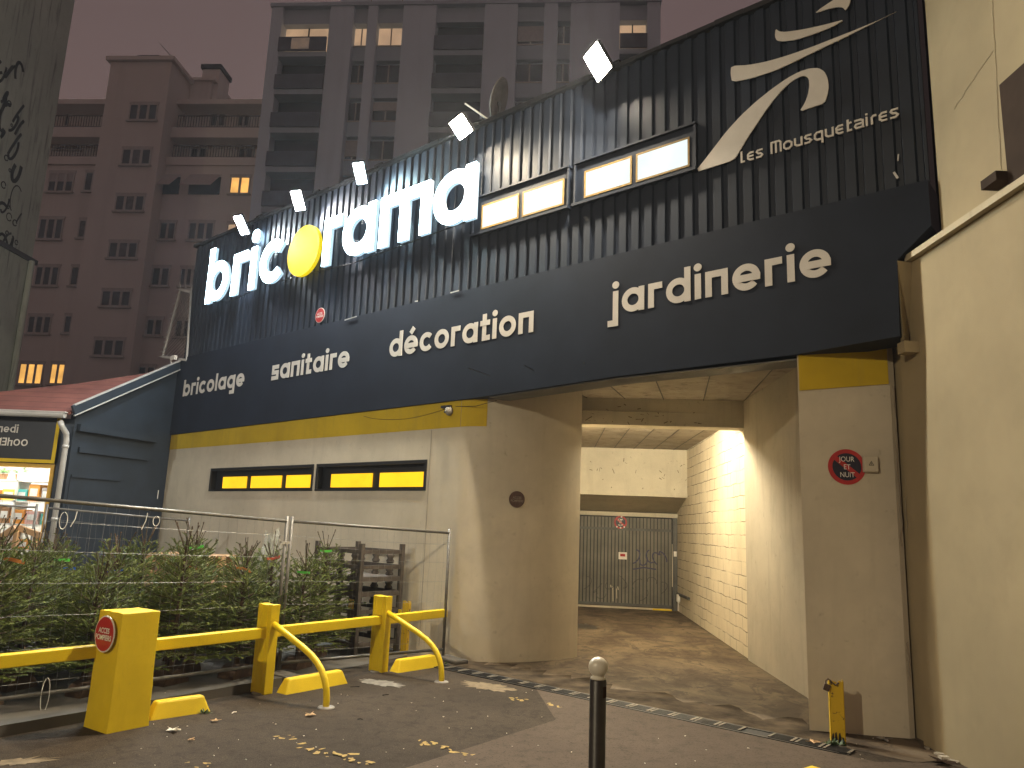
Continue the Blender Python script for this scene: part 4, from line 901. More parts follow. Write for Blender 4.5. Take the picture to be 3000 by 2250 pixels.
def flat_window(face, root, x0, y0, x1, y1, n, d, glass, fr=0.09):
    a, z0, b, z1 = face.rect(x0, y0, x1, y1, d)
    f = MB(); t = fr
    f.b2((a, d - .06, z0), (b, d - .005, z0 + t)); f.b2((a, d - .06, z1 - t), (b, d - .005, z1)); f.b2((a - .1, d - .16, z0 - .10), (b + .1, d - .005, z0 - .002))
    for k in range(n + 1):
        c = a + (b - a) * k / n; e = t * (0.5 if k in (0, n) else 0.9); lo, hi = (c, c + 2 * e) if k == 0 else ((c - 2 * e, c) if k == n else (c - e, c + e))
        f.b2((lo, d - .06, z0 + t + .001), (hi, d - .005, z1 - t - .001))
    f.b2((a - .06, d - .05, z1 + .001), (b + .06, d - .005, z1 + .16))
    w_ = part('window', f, m_frameA, root); g = MB(); g.b2((a + .01, d - .03, z0 + .01), (b - .01, d - .01, z1 - .01)); part('pane', g, glass, w_)
    wr = random.Random(int(x0 * 7 + y0)); q = wr.random()
    if glass is m_dkwin and q < .45:          # a net curtain or half lowered shutter behind one leaf
        c = MB(); k = wr.randrange(n); e0 = a + (b - a) * k / n + .02; e1 = a + (b - a) * (k + 1) / n - .02
        if q < .25: c.b2((e0, d - .034, z0 + .02), (e1, d - .0305, z1 - .02))
        else: c.b2((a + .03, d - .034, z0 + (z1 - z0) * wr.uniform(.4, .8)), (b - .03, d - .0305, z1 - .02))
        part('curtain', c, m_curt if q < .25 else m_shut, w_)
    return w_
for l, d in ((wA, -1.0), (wL, 0.0), (wR, 0.0)):
    for (x0, y0, x1, y1, n) in l: flat_window(FA, fa, x0, y0, x1, y1, n, d, LIT.get((x0, y0), m_dkwin))
for (x0, y0, x1, y1, n) in ((617, 328, 662, 372, 2), (696, 337, 732, 372, 2), (190, 330, 203, 372, 1), (560, 415, 606, 470, 2), (700, 400, 742, 470, 2), (165, 396, 240, 440, 3), (290, 400, 312, 440, 1)): flat_window(FA, fa, x0, y0, x1, y1, n, 1.6, m_dkwin)
for (x0, y0, x1, y1) in ((470, 511, 528, 555), (556, 511, 647, 556)):        # awnings
    a, z0, b, z1 = FA.rect(x0, y0, x1, y1); mb = MB()
    mb.prism([(a, -0.02, z1), (b, -0.02, z1), (b - 0.25, -0.85, z0), (a - 0.25, -0.85, z0)], (0, -0.02, -0.05)); part('awning', mb, m_awn, fa)
    mb = MB(); mb.b2((a, -0.05, z0 - 0.35), (b, -0.006, z1 - .2)); part('pane', mb, m_dkwin, fa)
for (zs, a, b, d) in ((zs2 + .02, xl, xm0 - .3, 0.0), (zs2 + .02, xm1 + .3, xr, 0.0), (zs1, xl, xm0 - .3, 0.1), (zs1, xm1 + .3, xr, 0.1)):
    mb = MB(); mb.b2((a, d, zs + 0.90), (b, d + .06, zs + 0.97)); mb.b2((a, d, zs + 0.08), (b, d + .05, zs + 0.12)); x = a
    while x < b: mb.b2((x, d + .01, zs), (x + .035, d + .04, zs + 0.90)); x += 0.19
    part('balcony_railing', mb, m_rail, fa)
# roof aerial
q = FA.at(490, 200, 0.5); tip = FA.at(476, 132, 0.5)
t = thing('roof_aerial', 'spindly television aerial on the roof of the brownish block of flats', 'aerial', m=FA.m @ Matrix.Translation((q[0], 0.5, zm + .28)))
mb = MB(); hh = FA.at(490, 165, .5)[1] - zm - .28; mb.tube([(0, 0, 0), (0.2, 0, hh)], 0.03, 5); part('mast', mb, m_rail, t)
a = FA.at(474, 134, .5); b = FA.at(538, 205, .5); mb = MB(); mb.tube([(a[0] - q[0], 0, a[1] - zm - .28), (b[0] - q[0], 0, b[1] - zm - .28)], 0.025, 5)
for k in range(6): u = k / 7; c = Vector((a[0] - q[0], 0, a[1] - zm - .28)).lerp(Vector((b[0] - q[0], 0, b[1] - zm - .28)), u); mb.tube([c + Vector((-.12, -.25, .12)), c + Vector((.12, .25, -.12))], 0.015, 4)
part('boom', mb, m_rail, t)

FB = Face(43.5, 0.076)
fb = thing('apartment_tower', 'tall grey tower block with recessed balconies rising behind the store', 'building', m=FB.m)
x0 = FB.at(796, 40)[0]; x1 = FB.at(1934, 40)[0]; zt = FB.at(1300, 14)[1]
q1 = FB.at(822, 100)[0]; q2 = FB.at(962, 100)[0]
def xs(a): return FB.at(a, 120)[0]
strips = [(820, 960), (1029, 1072), (1100, 1176), (1273, 1416), (1513, 1592), (1632, 1670), (1815, 1896)]
mb = MB(); mb.b2((x0, 0.9, 0), (x1, 14, zt)); prev = x0
for a, b in strips + [(1935, 1935)]:
    mb.b2((prev, 0, 0), (xs(a), 0.899, zt)); prev = xs(b)
    if a == 1935: break
part('wall', mb, m_flatB, fb)
mb = MB(); mb.b2((x0 - .1, -0.1, zt + .001), (x1 + .1, 14, zt + 0.25)); part('roof', mb, m_flatB2, fb)
mb = MB()
for k in range(9): mb.b2((q2 + .6 + k * 2.1, 0.1, zt + 0.26), (q2 + .6 + k * 2.1 + 2.0, 0.25, zt + 1.5))
part('parapet_panel', mb, m_flatB, fb)
fl = 2.72; zt0 = FB.at(890, 112)[1]                      # sill level of the top lit loggia
for si, (a, b) in enumerate(strips):
    A, B = xs(a), xs(b)
    mb = MB(); gl = []
    for k in range(10):
        zb = zt0 - k * fl
        if si in (0, 3, 6):
            pan = MB(); pan.b2((A + .01, -0.25, zb - 1.05), (B - .01, -0.12, zb - 0.05)); part('balcony_panel', pan, m_bluepan, fb)
            c = MB(); c.b2((A + .001, -0.12, zb - 1.42), (B - .001, 0.89, zb - 1.06)); part('balcony_slab', c, m_flatB2, fb)
            g = MB(); g.b2((A + .02, 0.80, zb - 1.05), (B - .02, 0.88, zb + 1.26))
            lit = (k == 0 and si in (0, 6)); part('pane', g, m_litdim if lit else m_dkwin, fb)
            if lit and si == 0:
                c = MB(); c.b2((A + .9, -0.27, zb - .95), (A + 2.1, -0.2505, zb - .15)); part('curtain_glow', c, m_litcur, fb)
            if lit: c = MB(); c.b2(((A + B) / 2 - .04, 0.70, zb), ((A + B) / 2 + .04, 0.79, zb + 1.25)); part('mullion', c, m_recess, fb)
        else:
            c = MB(); c.b2((A + .001, 0.5, zb - 1.35), (B - .001, 0.89, zb - 0.25)); part('spandrel_panel', c, m_flatB2, fb)
            lit = (k == 0 and si in (1, 2)); sh_ = (si + k) % 3 == 1 and not lit
            g = MB(); g.b2((A + .02, 0.62, zb - .249), (B - .02, 0.70, zb + 1.10)); part('pane', g, m_litdim if lit else m_dkwin, fb)
            if sh_: c = MB(); c.b2((A + .02, 0.54, zb + .25 * (k % 3)), (B - .02, 0.61, zb + 1.1)); part('shutter', c, m_shut, fb)
            c = MB(); c.b2((A + .001, 0.45, zb - .33), (B - .001, 0.535, zb - .251)); c.b2(((A + B) / 2 - .04, .57, zb - .25), ((A + B) / 2 + .04, .615, zb + 1.1)); part('window_frame', c, m_frameA, fb)
    mb.b2((A + .001, 0.3, zt0 + 1.27), (B - .001, 0.89, zt)); part('spandrel', mb, m_flatB2, fb)

# ------------------------------------------------------------------ tall wall at far left with graffiti
YL = 24.0; cx = ony(95, 750, YL).x; zc = onplane(60, 758, (cx, 0, 0), (1, 0, 0)).z
lb = thing('graffiti_building', 'tall stained grey blind wall with black graffiti at the far left edge', 'building', (cx, YL, 0), RAD(90))
m_stain = render_wall('stained_grey_wall', (0.42, 0.47, 0.43), dirt=(0.05, 0.055, 0.055), amt=0.9, streak=0.95, bmp=0.2, big=0.35)
mb = MB(); mb.b2((-6.6, 0, zc), (0, 8, 34)); mb.b2((-6.6, -0.35, 0), (-0.4, 8.1, zc - 0.001)); part('wall', mb, m_stain, lb)
mb = MB(); mb.b2((-6.6, -0.42, zc - 0.12), (-0.3, -0.351, zc + 0.03)); part('ledge', mb, m_recess, lb)
mb = MB(); mb.tube([(-0.65, -0.45, zc - .1), (-0.65, -0.45, 0)], 0.09, 10); part('pipe', mb, m_stain, lb)
mb = MB(); r = random.Random(17)
def gw(x, y):
    p_ = onplane(x, y, (cx, 0, 0), (1, 0, 0)); return p_.y - YL, p_.z
for k in range(34):
    ax, az = gw(r.uniform(-8, 58), r.uniform(200, 740)); s0 = r.uniform(0.12, 0.42); pts = []; an = r.random() * 6
    kind = k % 3
    for i in range(14):
        if kind == 0: pts.append((ax + s0 * .3 * math.cos(i * .45), az + s0 * .3 * math.sin(i * .45)))
        else: pts.append((ax + s0 * math.cos(an + i * .28) * (1 - .05 * i), az + 1.4 * s0 * math.sin(an * 1.3 + i * .3)))
    mb.ribbon(pts, r.uniform(0.04, 0.13) if kind else 0.035, -0.004 - .0004 * k, -0.001)
part('graffiti', mb, m_black, lb)

# ------------------------------------------------------------------ neighbour building on the right
rb = thing('neighbour_building', 'tall ochre rendered building along the right edge with a stone ledge', 'building', (3.86, 7.28, 0))
mb = MB(); mb.b2((3.86, -7, 0), (9, 7.28, 4.50)); mb.b2((4.02, -7, 4.501), (9, 6.70, 15)); mb.b2((3.93, 7.2801, 0), (9, 7.60, 4.50)); part('wall', mb, m_right, rb, world=True)
m_ledge = render_wall('ledge_stone', (0.50, 0.43, 0.30), dirt=(0.15, 0.11, 0.07), amt=0.6, streak=0.4)
mb = MB(); mb.prism([(3.80, 6.98, 4.50), (3.80, 6.98, 4.56), (4.03, 6.98, 4.66), (4.03, 6.98, 4.50)], (0, -14, 0)); part('ledge', mb, m_ledge, rb, world=True)
mb = MB(); mb.prism([(3.86, 6.96, 4.49), (3.70, 6.93, 4.49), (3.72, 6.93, 3.70), (3.87, 7.10, 3.70)], (0.02, 0.1, 0)); mb.b2((3.72, 6.93, 3.58), (3.86, 7.06, 3.69)); part('filler_strip', mb, m_right, rb, world=True)
bs = thing('wall_box', 'dark brown box fixed to the ochre wall at the right edge', 'wall box', (4.02, 5.65, 4.47))
m_brown = plain('dark_brown_panel', (0.035, 0.022, 0.015), 0.8, 0, 0.2, 4, spec=0.08)
mb = MB(); mb.b2((-0.06, -2.2, 0.0), (0.0, 0.0, 1.10)); part('panel', mb, m_brown, bs)
mb = MB(); mb.b2((-0.075, -2.2, -0.05), (0.0, 0.02, -0.001)); part('bottom_rail', mb, m_ledge, bs)
mb = MB(); mb.b2((-0.14, 0.02, 0.26), (0.0, 0.22, 0.34)); part('bracket', mb, m_brown, bs)
mb = MB(); r = random.Random(3)
for (xa, ya, xb, yb, n) in ((2906, 0, 2934, 500, 24), (2908, 150, 2795, 320, 10)):
    pts = [onplane(xa + (xb - xa) * i / n + r.gauss(0, 1.2), ya + (yb - ya) * i / n, (4.016, 0, 0), (1, 0, 0)) for i in range(n + 1)]
    for u, v in zip(pts, pts[1:]): mb.beam(u, v, 0.004, 0.0025)
part('crack', mb, m_ledge, rb, world=True)
mb = MB(); r = random.Random(8)
for i in range(60):
    y = 7.2 - 6 * r.random() ** 1.2; q = r.uniform(0.008, 0.03); mb.box((3.845 - r.random() * .06, y, q * .4), (q * 2, q * 2.4, q), r.random() * 3)
o = single('rubble', mb, m_conc, 'crumbled render rubble along the foot of the ochre wall', 'rubble'); o['kind'] = 'stuff'

# ------------------------------------------------------------------ yellow guard rail, posts, hoops, block, stops
RA, RB_ = Vector((-2.50, 8.35, 0)), Vector((-1.51, 9.76, 0)); rdir = (RB_ - RA).normalized(); rang = math.atan2(rdir.y, rdir.x)
rl = thing('guard_rail', 'long yellow square guard rail running from the left edge to the rounded corner', 'guard rail', RA, rang)
mb = MB(); mb.b2((-6.2, -0.05, 0.555), (-1.80, 0.05, 0.66)); mb.b2((-1.47, -0.05, 0.555), (2.95, 0.05, 0.66)); part('bar', mb, m_yellow, rl, bevel=0.008)
for i, (x, lab) in enumerate(((0.0, 'yellow square post of the guard rail beside the middle parking stop'), (1.72, 'yellow square post of the guard rail nearest the rounded corner'))):
    p_ = RA + rdir * x
    t = thing('rail_post', lab, 'post', (p_.x, p_.y, 0), rang, 'yellow posts of the guard rail')
    mb = MB(); mb.b2((-0.055, -0.112, 0), (0.055, -0.052, 0.90)); mb.b2((-0.055, 0.052, 0), (0.055, 0.112, 0.90)); mb.b2((-0.055, -0.0515, 0.0), (0.055, 0.0515, 0.553)); mb.b2((-0.055, -0.0515, 0.663), (0.055, 0.0515, 0.895)); part('shaft', mb, m_yellow, t, bevel=0.006)
    f = G(955, 2073) if i == 0 else G(1293, 1998)
    mb = MB(); mb.lathe([(0.10, 0.0), (0.09, 0.012), (0.0, 0.014)], n=14); part('footing', mb, m_concgrey, t)
for i, (x, foot, lab) in enumerate(((0.0, G(955, 2073), 'bent yellow tube hoop in front of the middle parking stop'), (1.72, G(1293, 1998), 'bent yellow tube hoop in front of the parking stop nearest the rounded corner'))):
    p_ = RA + rdir * x; out = Vector((rdir.y, -rdir.x, 0))
    t = thing('tube_hoop', lab, 'guard tube', (foot.x, foot.y, 0), 0, 'bent yellow tube hoops')
    a = Vector((p_.x, p_.y, 0.70)) + out * 0.10; d_ = Vector((foot.x - a.x, foot.y - a.y, 0)); pts = [a]
    for u, z in ((0.3, 0.60), (0.55, 0.515), (0.70, 0.455), (0.80, 0.40), (0.88, 0.335), (0.945, 0.25), (0.985, 0.16), (1.0, 0.06), (1.0, 0.0)): pts.append(Vector((a.x + d_.x * u, a.y + d_.y * u, z)))
    mb = MB(); mb.tube(pts, 0.032, 14); part('tube', mb, m_yellow, t, world=True, smooth=True)
    mb = MB(); mb.lathe([(0.085, 0.0), (0.08, 0.008), (0.04, 0.012)], n=16); part('base_plate', mb, m_concgrey, t)
# concrete block with the fire access notice
bA, bB, bC = Vector((-3.23, 6.65, 0)), Vector((-3.03, 6.95, 0)), Vector((-3.53, 6.85, 0)); bD = bB + bC - bA
blk = thing('concrete_block', 'tall yellow painted concrete block carrying a red fire access notice', 'concrete block', bA)
mb = MB(); n_ = 9; r = random.Random(6); cor = [bA, bB, bD, bC]; rings = []
cen = (bA + bB + bC + bD) / 4
for j in range(n_ + 1):
    v = j / n_; rg = []
    for i in range(4):
        a, b = cor[i], cor[(i + 1) % 4]
        for k in range(5):
            q = a.lerp(b, k / 5); q = cen + (q - cen) * (1.0 + 0.012 * math.sin(v * 5 + i) + r.gauss(0, 0.004) - 0.03 * v + (0.02 if j == 0 else 0)); rg.append(q + Vector((0, 0, 0.955 * v + (r.gauss(0, 0.004) if j == n_ else 0))))
    rings.append(rg)
vs = [p for rg in rings for p in rg]; m_ = 20
mb.add(vs, [(j * m_ + k, j * m_ + (k + 1) % m_, (j + 1) * m_ + (k + 1) % m_, (j + 1) * m_ + k) for j in range(n_) for k in range(m_)] + [tuple(n_ * m_ + k for k in range(m_))])
part('body', mb, m_yellowc, blk, world=True, bevel=0.006)
fn = (bC - bA).normalized(); outn = Vector((fn.y, -fn.x, 0)); outn = outn if outn.dot(CAM - bA) > 0 else -outn
fa_ = math.atan2(-fn.y, -fn.x)
cn = (bA + bC) / 2 + outn * 0.022; cn.z = 0.775
sg = thing('fire_access_sign', 'larger round red ACCES POMPIERS notice on the yellow concrete block', 'sign', cn, fa_, 'fire access notices')
access(sg, 0.150)
# parking stops
def stop(p0, p1, lab):
    p0 = Vector((p0.x, p0.y, 0)); p1 = Vector((p1.x, p1.y, 0)); d_ = p1 - p0; L = d_.length; a = math.atan2(d_.y, d_.x)
    t = thing('parking_stop', lab, 'parking stop', p0, a, 'yellow concrete parking stops')
    mb = MB(); wd, tw, h, en = 0.17, 0.09, 0.145, 0.06; yc = 0.085
    lo = [(0, yc - wd / 2), (L, yc - wd / 2), (L, yc + wd / 2), (0, yc + wd / 2)]; hi = [(en, yc - tw / 2), (L - en, yc - tw / 2), (L - en, yc + tw / 2), (en, yc + tw / 2)]
    mb.add([(x, y, 0) for x, y in lo] + [(x, y, h) for x, y in hi], [(0, 1, 5, 4), (1, 2, 6, 5), (2, 3, 7, 6), (3, 0, 4, 7), (4, 5, 6, 7)])
    part('body', mb, m_yellowc, t, bevel=0.018); return t
stop(G(440, 2112), G(618, 2085), 'yellow concrete parking stop directly right of the tall yellow block')
stop(G(838, 2036), G(1020, 2002), 'yellow concrete parking stop in the middle of the three along the rail')
stop(G(1166, 1972), G(1290, 1953), 'yellow concrete parking stop nearest the rounded corner')
stop(G(2350, 2345), G(2440, 2312), 'yellow concrete stop cut by the bottom edge at right')
# short broken posts
def chan(root, h, wd, mat, jag=True, sd=1):
    r = random.Random(sd); mb = MB(); n_ = 7; prof = [(-wd / 2, 0.045), (-wd / 2, -0.02), (wd / 2, -0.02), (wd / 2, 0.045)]
    for (a, b), th in zip(zip(prof, prof[1:]), (1, 1, 1)):
        a = Vector((*a, 0)); b = Vector((*b, 0)); k = 5
        for i in range(k):
            p, q = a.lerp(b, i / k), a.lerp(b, (i + 1) / k); zt = Vector((0, 0, h + (r.uniform(-0.02, 0.012) if jag else 0))); zq = Vector((0, 0, h + (r.uniform(-0.02, 0.012) if jag else 0)))
            mb.quad(p, q, q + zq, p + zt)
    return part('shaft', mb, mat, root, solid=0.006)
m_rusty = painted('rusty_yellow_paint', (0.66, 0.43, 0.012), chip=(0.06, 0.035, 0.02), chipamt=0.6)
t = thing('broken_post', 'short broken yellow post with a rusty padlock in front of the cream pillar', 'post', (3.07, 7.25, 0), RAD(-14))
chan(t, 0.53, 0.125, m_rusty, True, 3)
mb = MB(); r = random.Random(5)
for x in (-0.045, -0.02, 0.012, 0.04): mb.prism([(x - 0.016, -0.0285, 0), (x + 0.016, -0.0285, 0), (x + 0.004, -0.0285, r.uniform(0.05, 0.11)), (x - 0.006, -0.0285, r.uniform(0.03, 0.09))], (0, 0.002, 0))
part('bare_metal', mb, m_trim, t)
mb = MB(); mb.box((-0.085, -0.04, 0.475), (0.055, 0.025, 0.06), m=Matrix.Rotation(RAD(20), 3, 'Y')); pk = part('padlock', mb, m_bark, t, bevel=0.005)
mb = MB(); mb.tube([(-0.095, -0.04, 0.50), (-0.09, -0.04, 0.535), (-0.07, -0.035, 0.55), (-0.05, -0.03, 0.535), (-0.045, -0.03, 0.50)], 0.006, 6); mb.tube([(-0.05, -0.03, 0.53), (-0.01, -0.035, 0.50), (0.02, -0.03, 0.52)], 0.008, 6); part('chain', mb, m_bark, t)
def weed(lab, c, n, sz, sd):
    t = thing('weed', lab, 'weed', (c[0], c[1], 0)); mb = MB(); r = random.Random(sd)
    for i in range(n):
        a = r.random() * 6.28; L = r.uniform(.4, 1) * sz; el = r.uniform(0.1, 1.1); d_ = Vector((math.cos(a) * math.cos(el), math.sin(a) * math.cos(el), math.sin(el))); s_ = Vector((-math.sin(a), math.cos(a), 0)) * L * .18
        b0 = Vector((r.gauss(0, sz * .35), r.gauss(0, sz * .2), 0)); mb.add([b0, b0 + d_ * L * .5 + s_, b0 + d_ * L, b0 + d_ * L * .5 - s_], [(0, 1, 2, 3)])
    part('leaves', mb, m_weed, t)
m_weed = foliage('weed_leaf', (0.035, 0.06, 0.02), (0.07, 0.11, 0.035))
weed('low green weed at the foot of the short broken yellow post', (2.98, 7.14), 60, 0.09, 2)
weed('small dark weed at the end of the parking stop beside the yellow block', (G(602, 2088).x, G(602, 2088).y - .02), 40, 0.06, 4)
weed('tiny green weed at the parking stop nearest the rounded corner', (G(1302, 1948).x, G(1302, 1948).y), 24, 0.06, 5)
p_ = G(1186, 1912)
t = thing('broken_post', 'yellow post with a torn top standing behind the rail near the rack', 'post', (p_.x, p_.y - .15, 0), RAD(-30)); chan(t, 0.72, 0.10, m_rusty, True, 9)
mb = MB(); mb.b2((-.10, -.05, .52), (-.06, -.02, .60)); part('tag', mb, m_yellow, t)
# bollard
bo = thing('bollard', 'dark brown street bollard with a chipped white ball top in the foreground', 'bollard', (0.472, 3.84, 0))
m_bol = plain('bollard_paint', (0.020, 0.016, 0.013), 0.42, 0, 0.3, 18, 0.12, 70); m_ball = painted('chipped_white_paint', (0.62, 0.58, 0.48), chip=(0.05, 0.03, 0.02), chipamt=0.69, rough=0.3, dirt=0.3)
mb = MB(); mb.lathe([(0.07, 0), (0.068, 0.06), (0.0405, 0.10), (0.040, 1.088), (0.036, 1.094)], n=28); part('shaft', mb, m_bol, bo, smooth=True)
mb = MB(); mb.lathe([(0.038, 1.0945), (0.036, 1.102), (0.027, 1.108)] + [(0.047 * math.sin(RAD(a)), 1.150 - 0.047 * math.cos(RAD(a))) for a in range(35, 181, 8)], n=32); part('ball', mb, m_ball, bo, smooth=True)
mb = MB(); c = Vector((0.030, -0.0285, 1.045)); mb.box((0.029, -0.029, 1.04), (0.022, 0.003, 0.05), RAD(45)); part('sticker', mb, m_brown, bo)
# low kerb under the fence
kb = MB(); kd = rdir; off = Vector((-rdir.y, rdir.x, 0))
a = RA - kd * 7.2 + off * 0.18; b = RA + kd * 0.35 + off * 0.18
kb.beam(a + Vector((0, 0, 0.045)), b + Vector((0, 0, 0.045)), 0.14, 0.09); o = single('kerb', kb, m_pen, 'low dirty concrete kerb under the mesh fence at left', 'kerb'); o['kind'] = 'structure'
gpoly('pen_floor', [a + off * .1, b + off * .1, FP(-5.4, -0.1, 0), FP(-14, -0.1, 0), Vector((-8.4, 14.2, 0)), Vector((-9.5, 11, 0))], 0.006, m_pen)

# ------------------------------------------------------------------ drain channel in front of the driveway
dr = thing('drain_channel', 'long grated drain channel along the passage entrance', 'drain', m=FM @ Matrix.Translation((0, -0.48, 0)))
mb = MB(); mb.b2((-4.9, -0.085, 0.0), (0.5, 0.085, 0.0055)); part('trough', mb, m_black, dr)
m_grate = plain('drain_grate', (0.19, 0.165, 0.13), 0.55, 0.4, 0.3, 9)
for k in range(22):
    s0 = -4.85 + k * 0.245; mb = MB()
    if k in (18,): continue
    for j in range(5): mb.b2((s0 + 0.01, -0.075 + j * 0.034, 0.006), (s0 + 0.235, -0.063 + j * 0.034, 0.014))
    mb.b2((s0 + 0.01, -0.08, 0.0145), (s0 + 0.03, 0.08, 0.018), 1); mb.b2((s0 + 0.21, -0.08, 0.0145), (s0 + 0.235, 0.08, 0.018), 1); part('grate', mb, [m_trim, m_grate], dr)
mb = MB(); mb.b2((-4.9, 0.087, 0), (0.45, 0.115, 0.012)); mb.b2((-4.9, -0.115, 0), (0.45, -0.087, 0.010)); part('edge_angle', mb, m_trim, dr)

# ------------------------------------------------------------------ mesh fence panels
FQ = [(Vector((-0.77, 10.72, 0)), 1.72), (Vector((-2.62, 9.24, 0)), 1.80), (Vector((-4.95, 6.42, 0)), 1.96), (Vector((-6.2, 4.9, 0)), 1.96)]
def panel(a, ha, b, hb, lab, sd=1, post=True, rows=(0.02, 0.32, 0.62, 0.92, 1.22, 1.50), group='wire mesh fence panels'):
    r = random.Random(sd); d_ = (b - a); L = d_.length; t = thing('mesh_fence_panel', lab, 'fence panel', a, math.atan2(d_.y, d_.x), group)
    mb = MB(); z0 = 0.14
    mb.tube([(0.03, 0, 0.05), (0.03, 0, ha + 0.03)], 0.021, 10); part('post', mb, m_galv, t, smooth=True)
    mb = MB(); mb.tube([(L - .03, 0, 0.05), (L - .03, 0, hb + 0.03)], 0.021, 10); part('post', mb, m_galv, t, smooth=True)
    mb = MB(); mb.tube([(0.03, 0, ha - .03), (L - .03, 0, hb - .03)], 0.019, 10); part('rail', mb, m_galv, t, smooth=True)
    mb = MB(); mb.tube([(0.03, 0, z0), (L - .03, 0, z0)], 0.019, 10); part('rail', mb, m_galv, t, smooth=True)
    mb = MB(); x = 0.12
    while x < L - 0.08:
        u = x / L; zt = ha + (hb - ha) * u - .04; pts = []
        dx = r.gauss(0, 0.006)
        for k in range(8): pts.append((x + dx * math.sin(k * .9) + r.gauss(0, 0.006), r.gauss(0, 0.004), z0 + (zt - z0) * k / 7))
        mb.tube(pts, 0.0012, 3, caps=False); x += 0.112
    for f in rows:
        pts = [(0.03 + (L - .06) * k / 10, 0.006, z0 + 0.10 + f * (ha + (hb - ha) * k / 10 - z0 - .1) / 1.72 - (0.012 * math.sin(math.pi * k / 10))) for k in range(11)]; mb.tube(pts, 0.0016, 4, caps=False)
    part('wire_mesh', mb, m_wire, t)
    mb = MB(); mb.b2((-0.10, -0.05, 0.0), (0.12, 0.42, 0.06)); part('foot', mb, m_pen, t, bevel=0.02); return t, L
panel(FQ[0][0], FQ[0][1], FQ[1][0], FQ[1][1], 'wire mesh fence panel ending against the rounded corner', 1)
panel(FQ[1][0] - Vector((.005, .005, 0)), FQ[1][1], FQ[2][0], FQ[2][1], 'wire mesh fence panel behind the tall yellow block', 2)
panel(FQ[2][0], FQ[2][1], FQ[3][0], FQ[3][1], 'wire mesh fence panel running out of the left edge', 3)
q0 = ony(132, 1482, 12.6); q1 = ony(560, 1521, 14.0); q2 = ony(-40, 1466, 12.3)
panel(Vector((q0.x, q0.y, 0)), q0.z, Vector((q1.x, q1.y, 0)), q1.z, 'rear wire mesh fence panel in front of the dark annexe side wall', 4)
panel(Vector((q2.x - 1.5, q2.y - .2, 0)), q2.z, Vector((q0.x - .1, q0.y, 0)), q0.z, 'rear wire mesh fence panel across the lit shop window', 5)
cl = thing('fence_clamp', 'shiny clamp joining two fence posts above the middle yellow post', 'clamp', (FQ[1][0].x - .03, FQ[1][0].y - .02, 1.50), math.atan2(2.2, 1.8))
mb = MB(); mb.b2((-0.07, -0.035, 0), (0.07, -0.026, 0.035)); mb.b2((-0.07, 0.026, 0), (0.07, 0.035, 0.035)); mb.b2((-0.012, -0.045, 0.005), (0.012, 0.05, 0.03)); part('strap', mb, m_zinc, cl)
# plastic ties hanging from the top rail
for i, (x, y, L, lp, lab) in enumerate(((188, 1500, 0.16, True, 'white plastic tie looped on the fence rail by the downpipe'), (222, 1497, 0.15, False, 'straight white plastic tie hanging right of the looped one'), (428, 1502, 0.17, False, 'slanting white plastic tie on the fence in front of the annexe corner'), (458, 1512, 0.10, True, 'small looped plastic tie at the right end of the rail ties'), (138, 1985, 0.30, True, 'long looped plastic tie hanging low on the fence left of the block'))):
    pl_ = FQ[1][0]; dd = (FQ[2][0] - FQ[1][0]).normalized(); nn_ = Vector((dd.y, -dd.x, 0)); c = onplane(x, y, pl_ + nn_ * 0.03 * (1 if nn_.dot(CAM - pl_) > 0 else -1), nn_)
    t = thing('plastic_tie', lab, 'cable tie', c, math.atan2(-dd.y, -dd.x), 'plastic ties on the fence'); mb = MB()
    if lp: mb.tube([(0.035 * math.sin(k * .5), -0.012, -L * .5 + L * .5 * math.cos(k * .5)) for k in range(13)], 0.003, 5)
    else: mb.tube([(0.01, -0.01, 0.0), (0, -0.015, -L * .5), (-0.035, -0.02, -L)], 0.0035, 5)
    part('strip', mb, m_white, t)

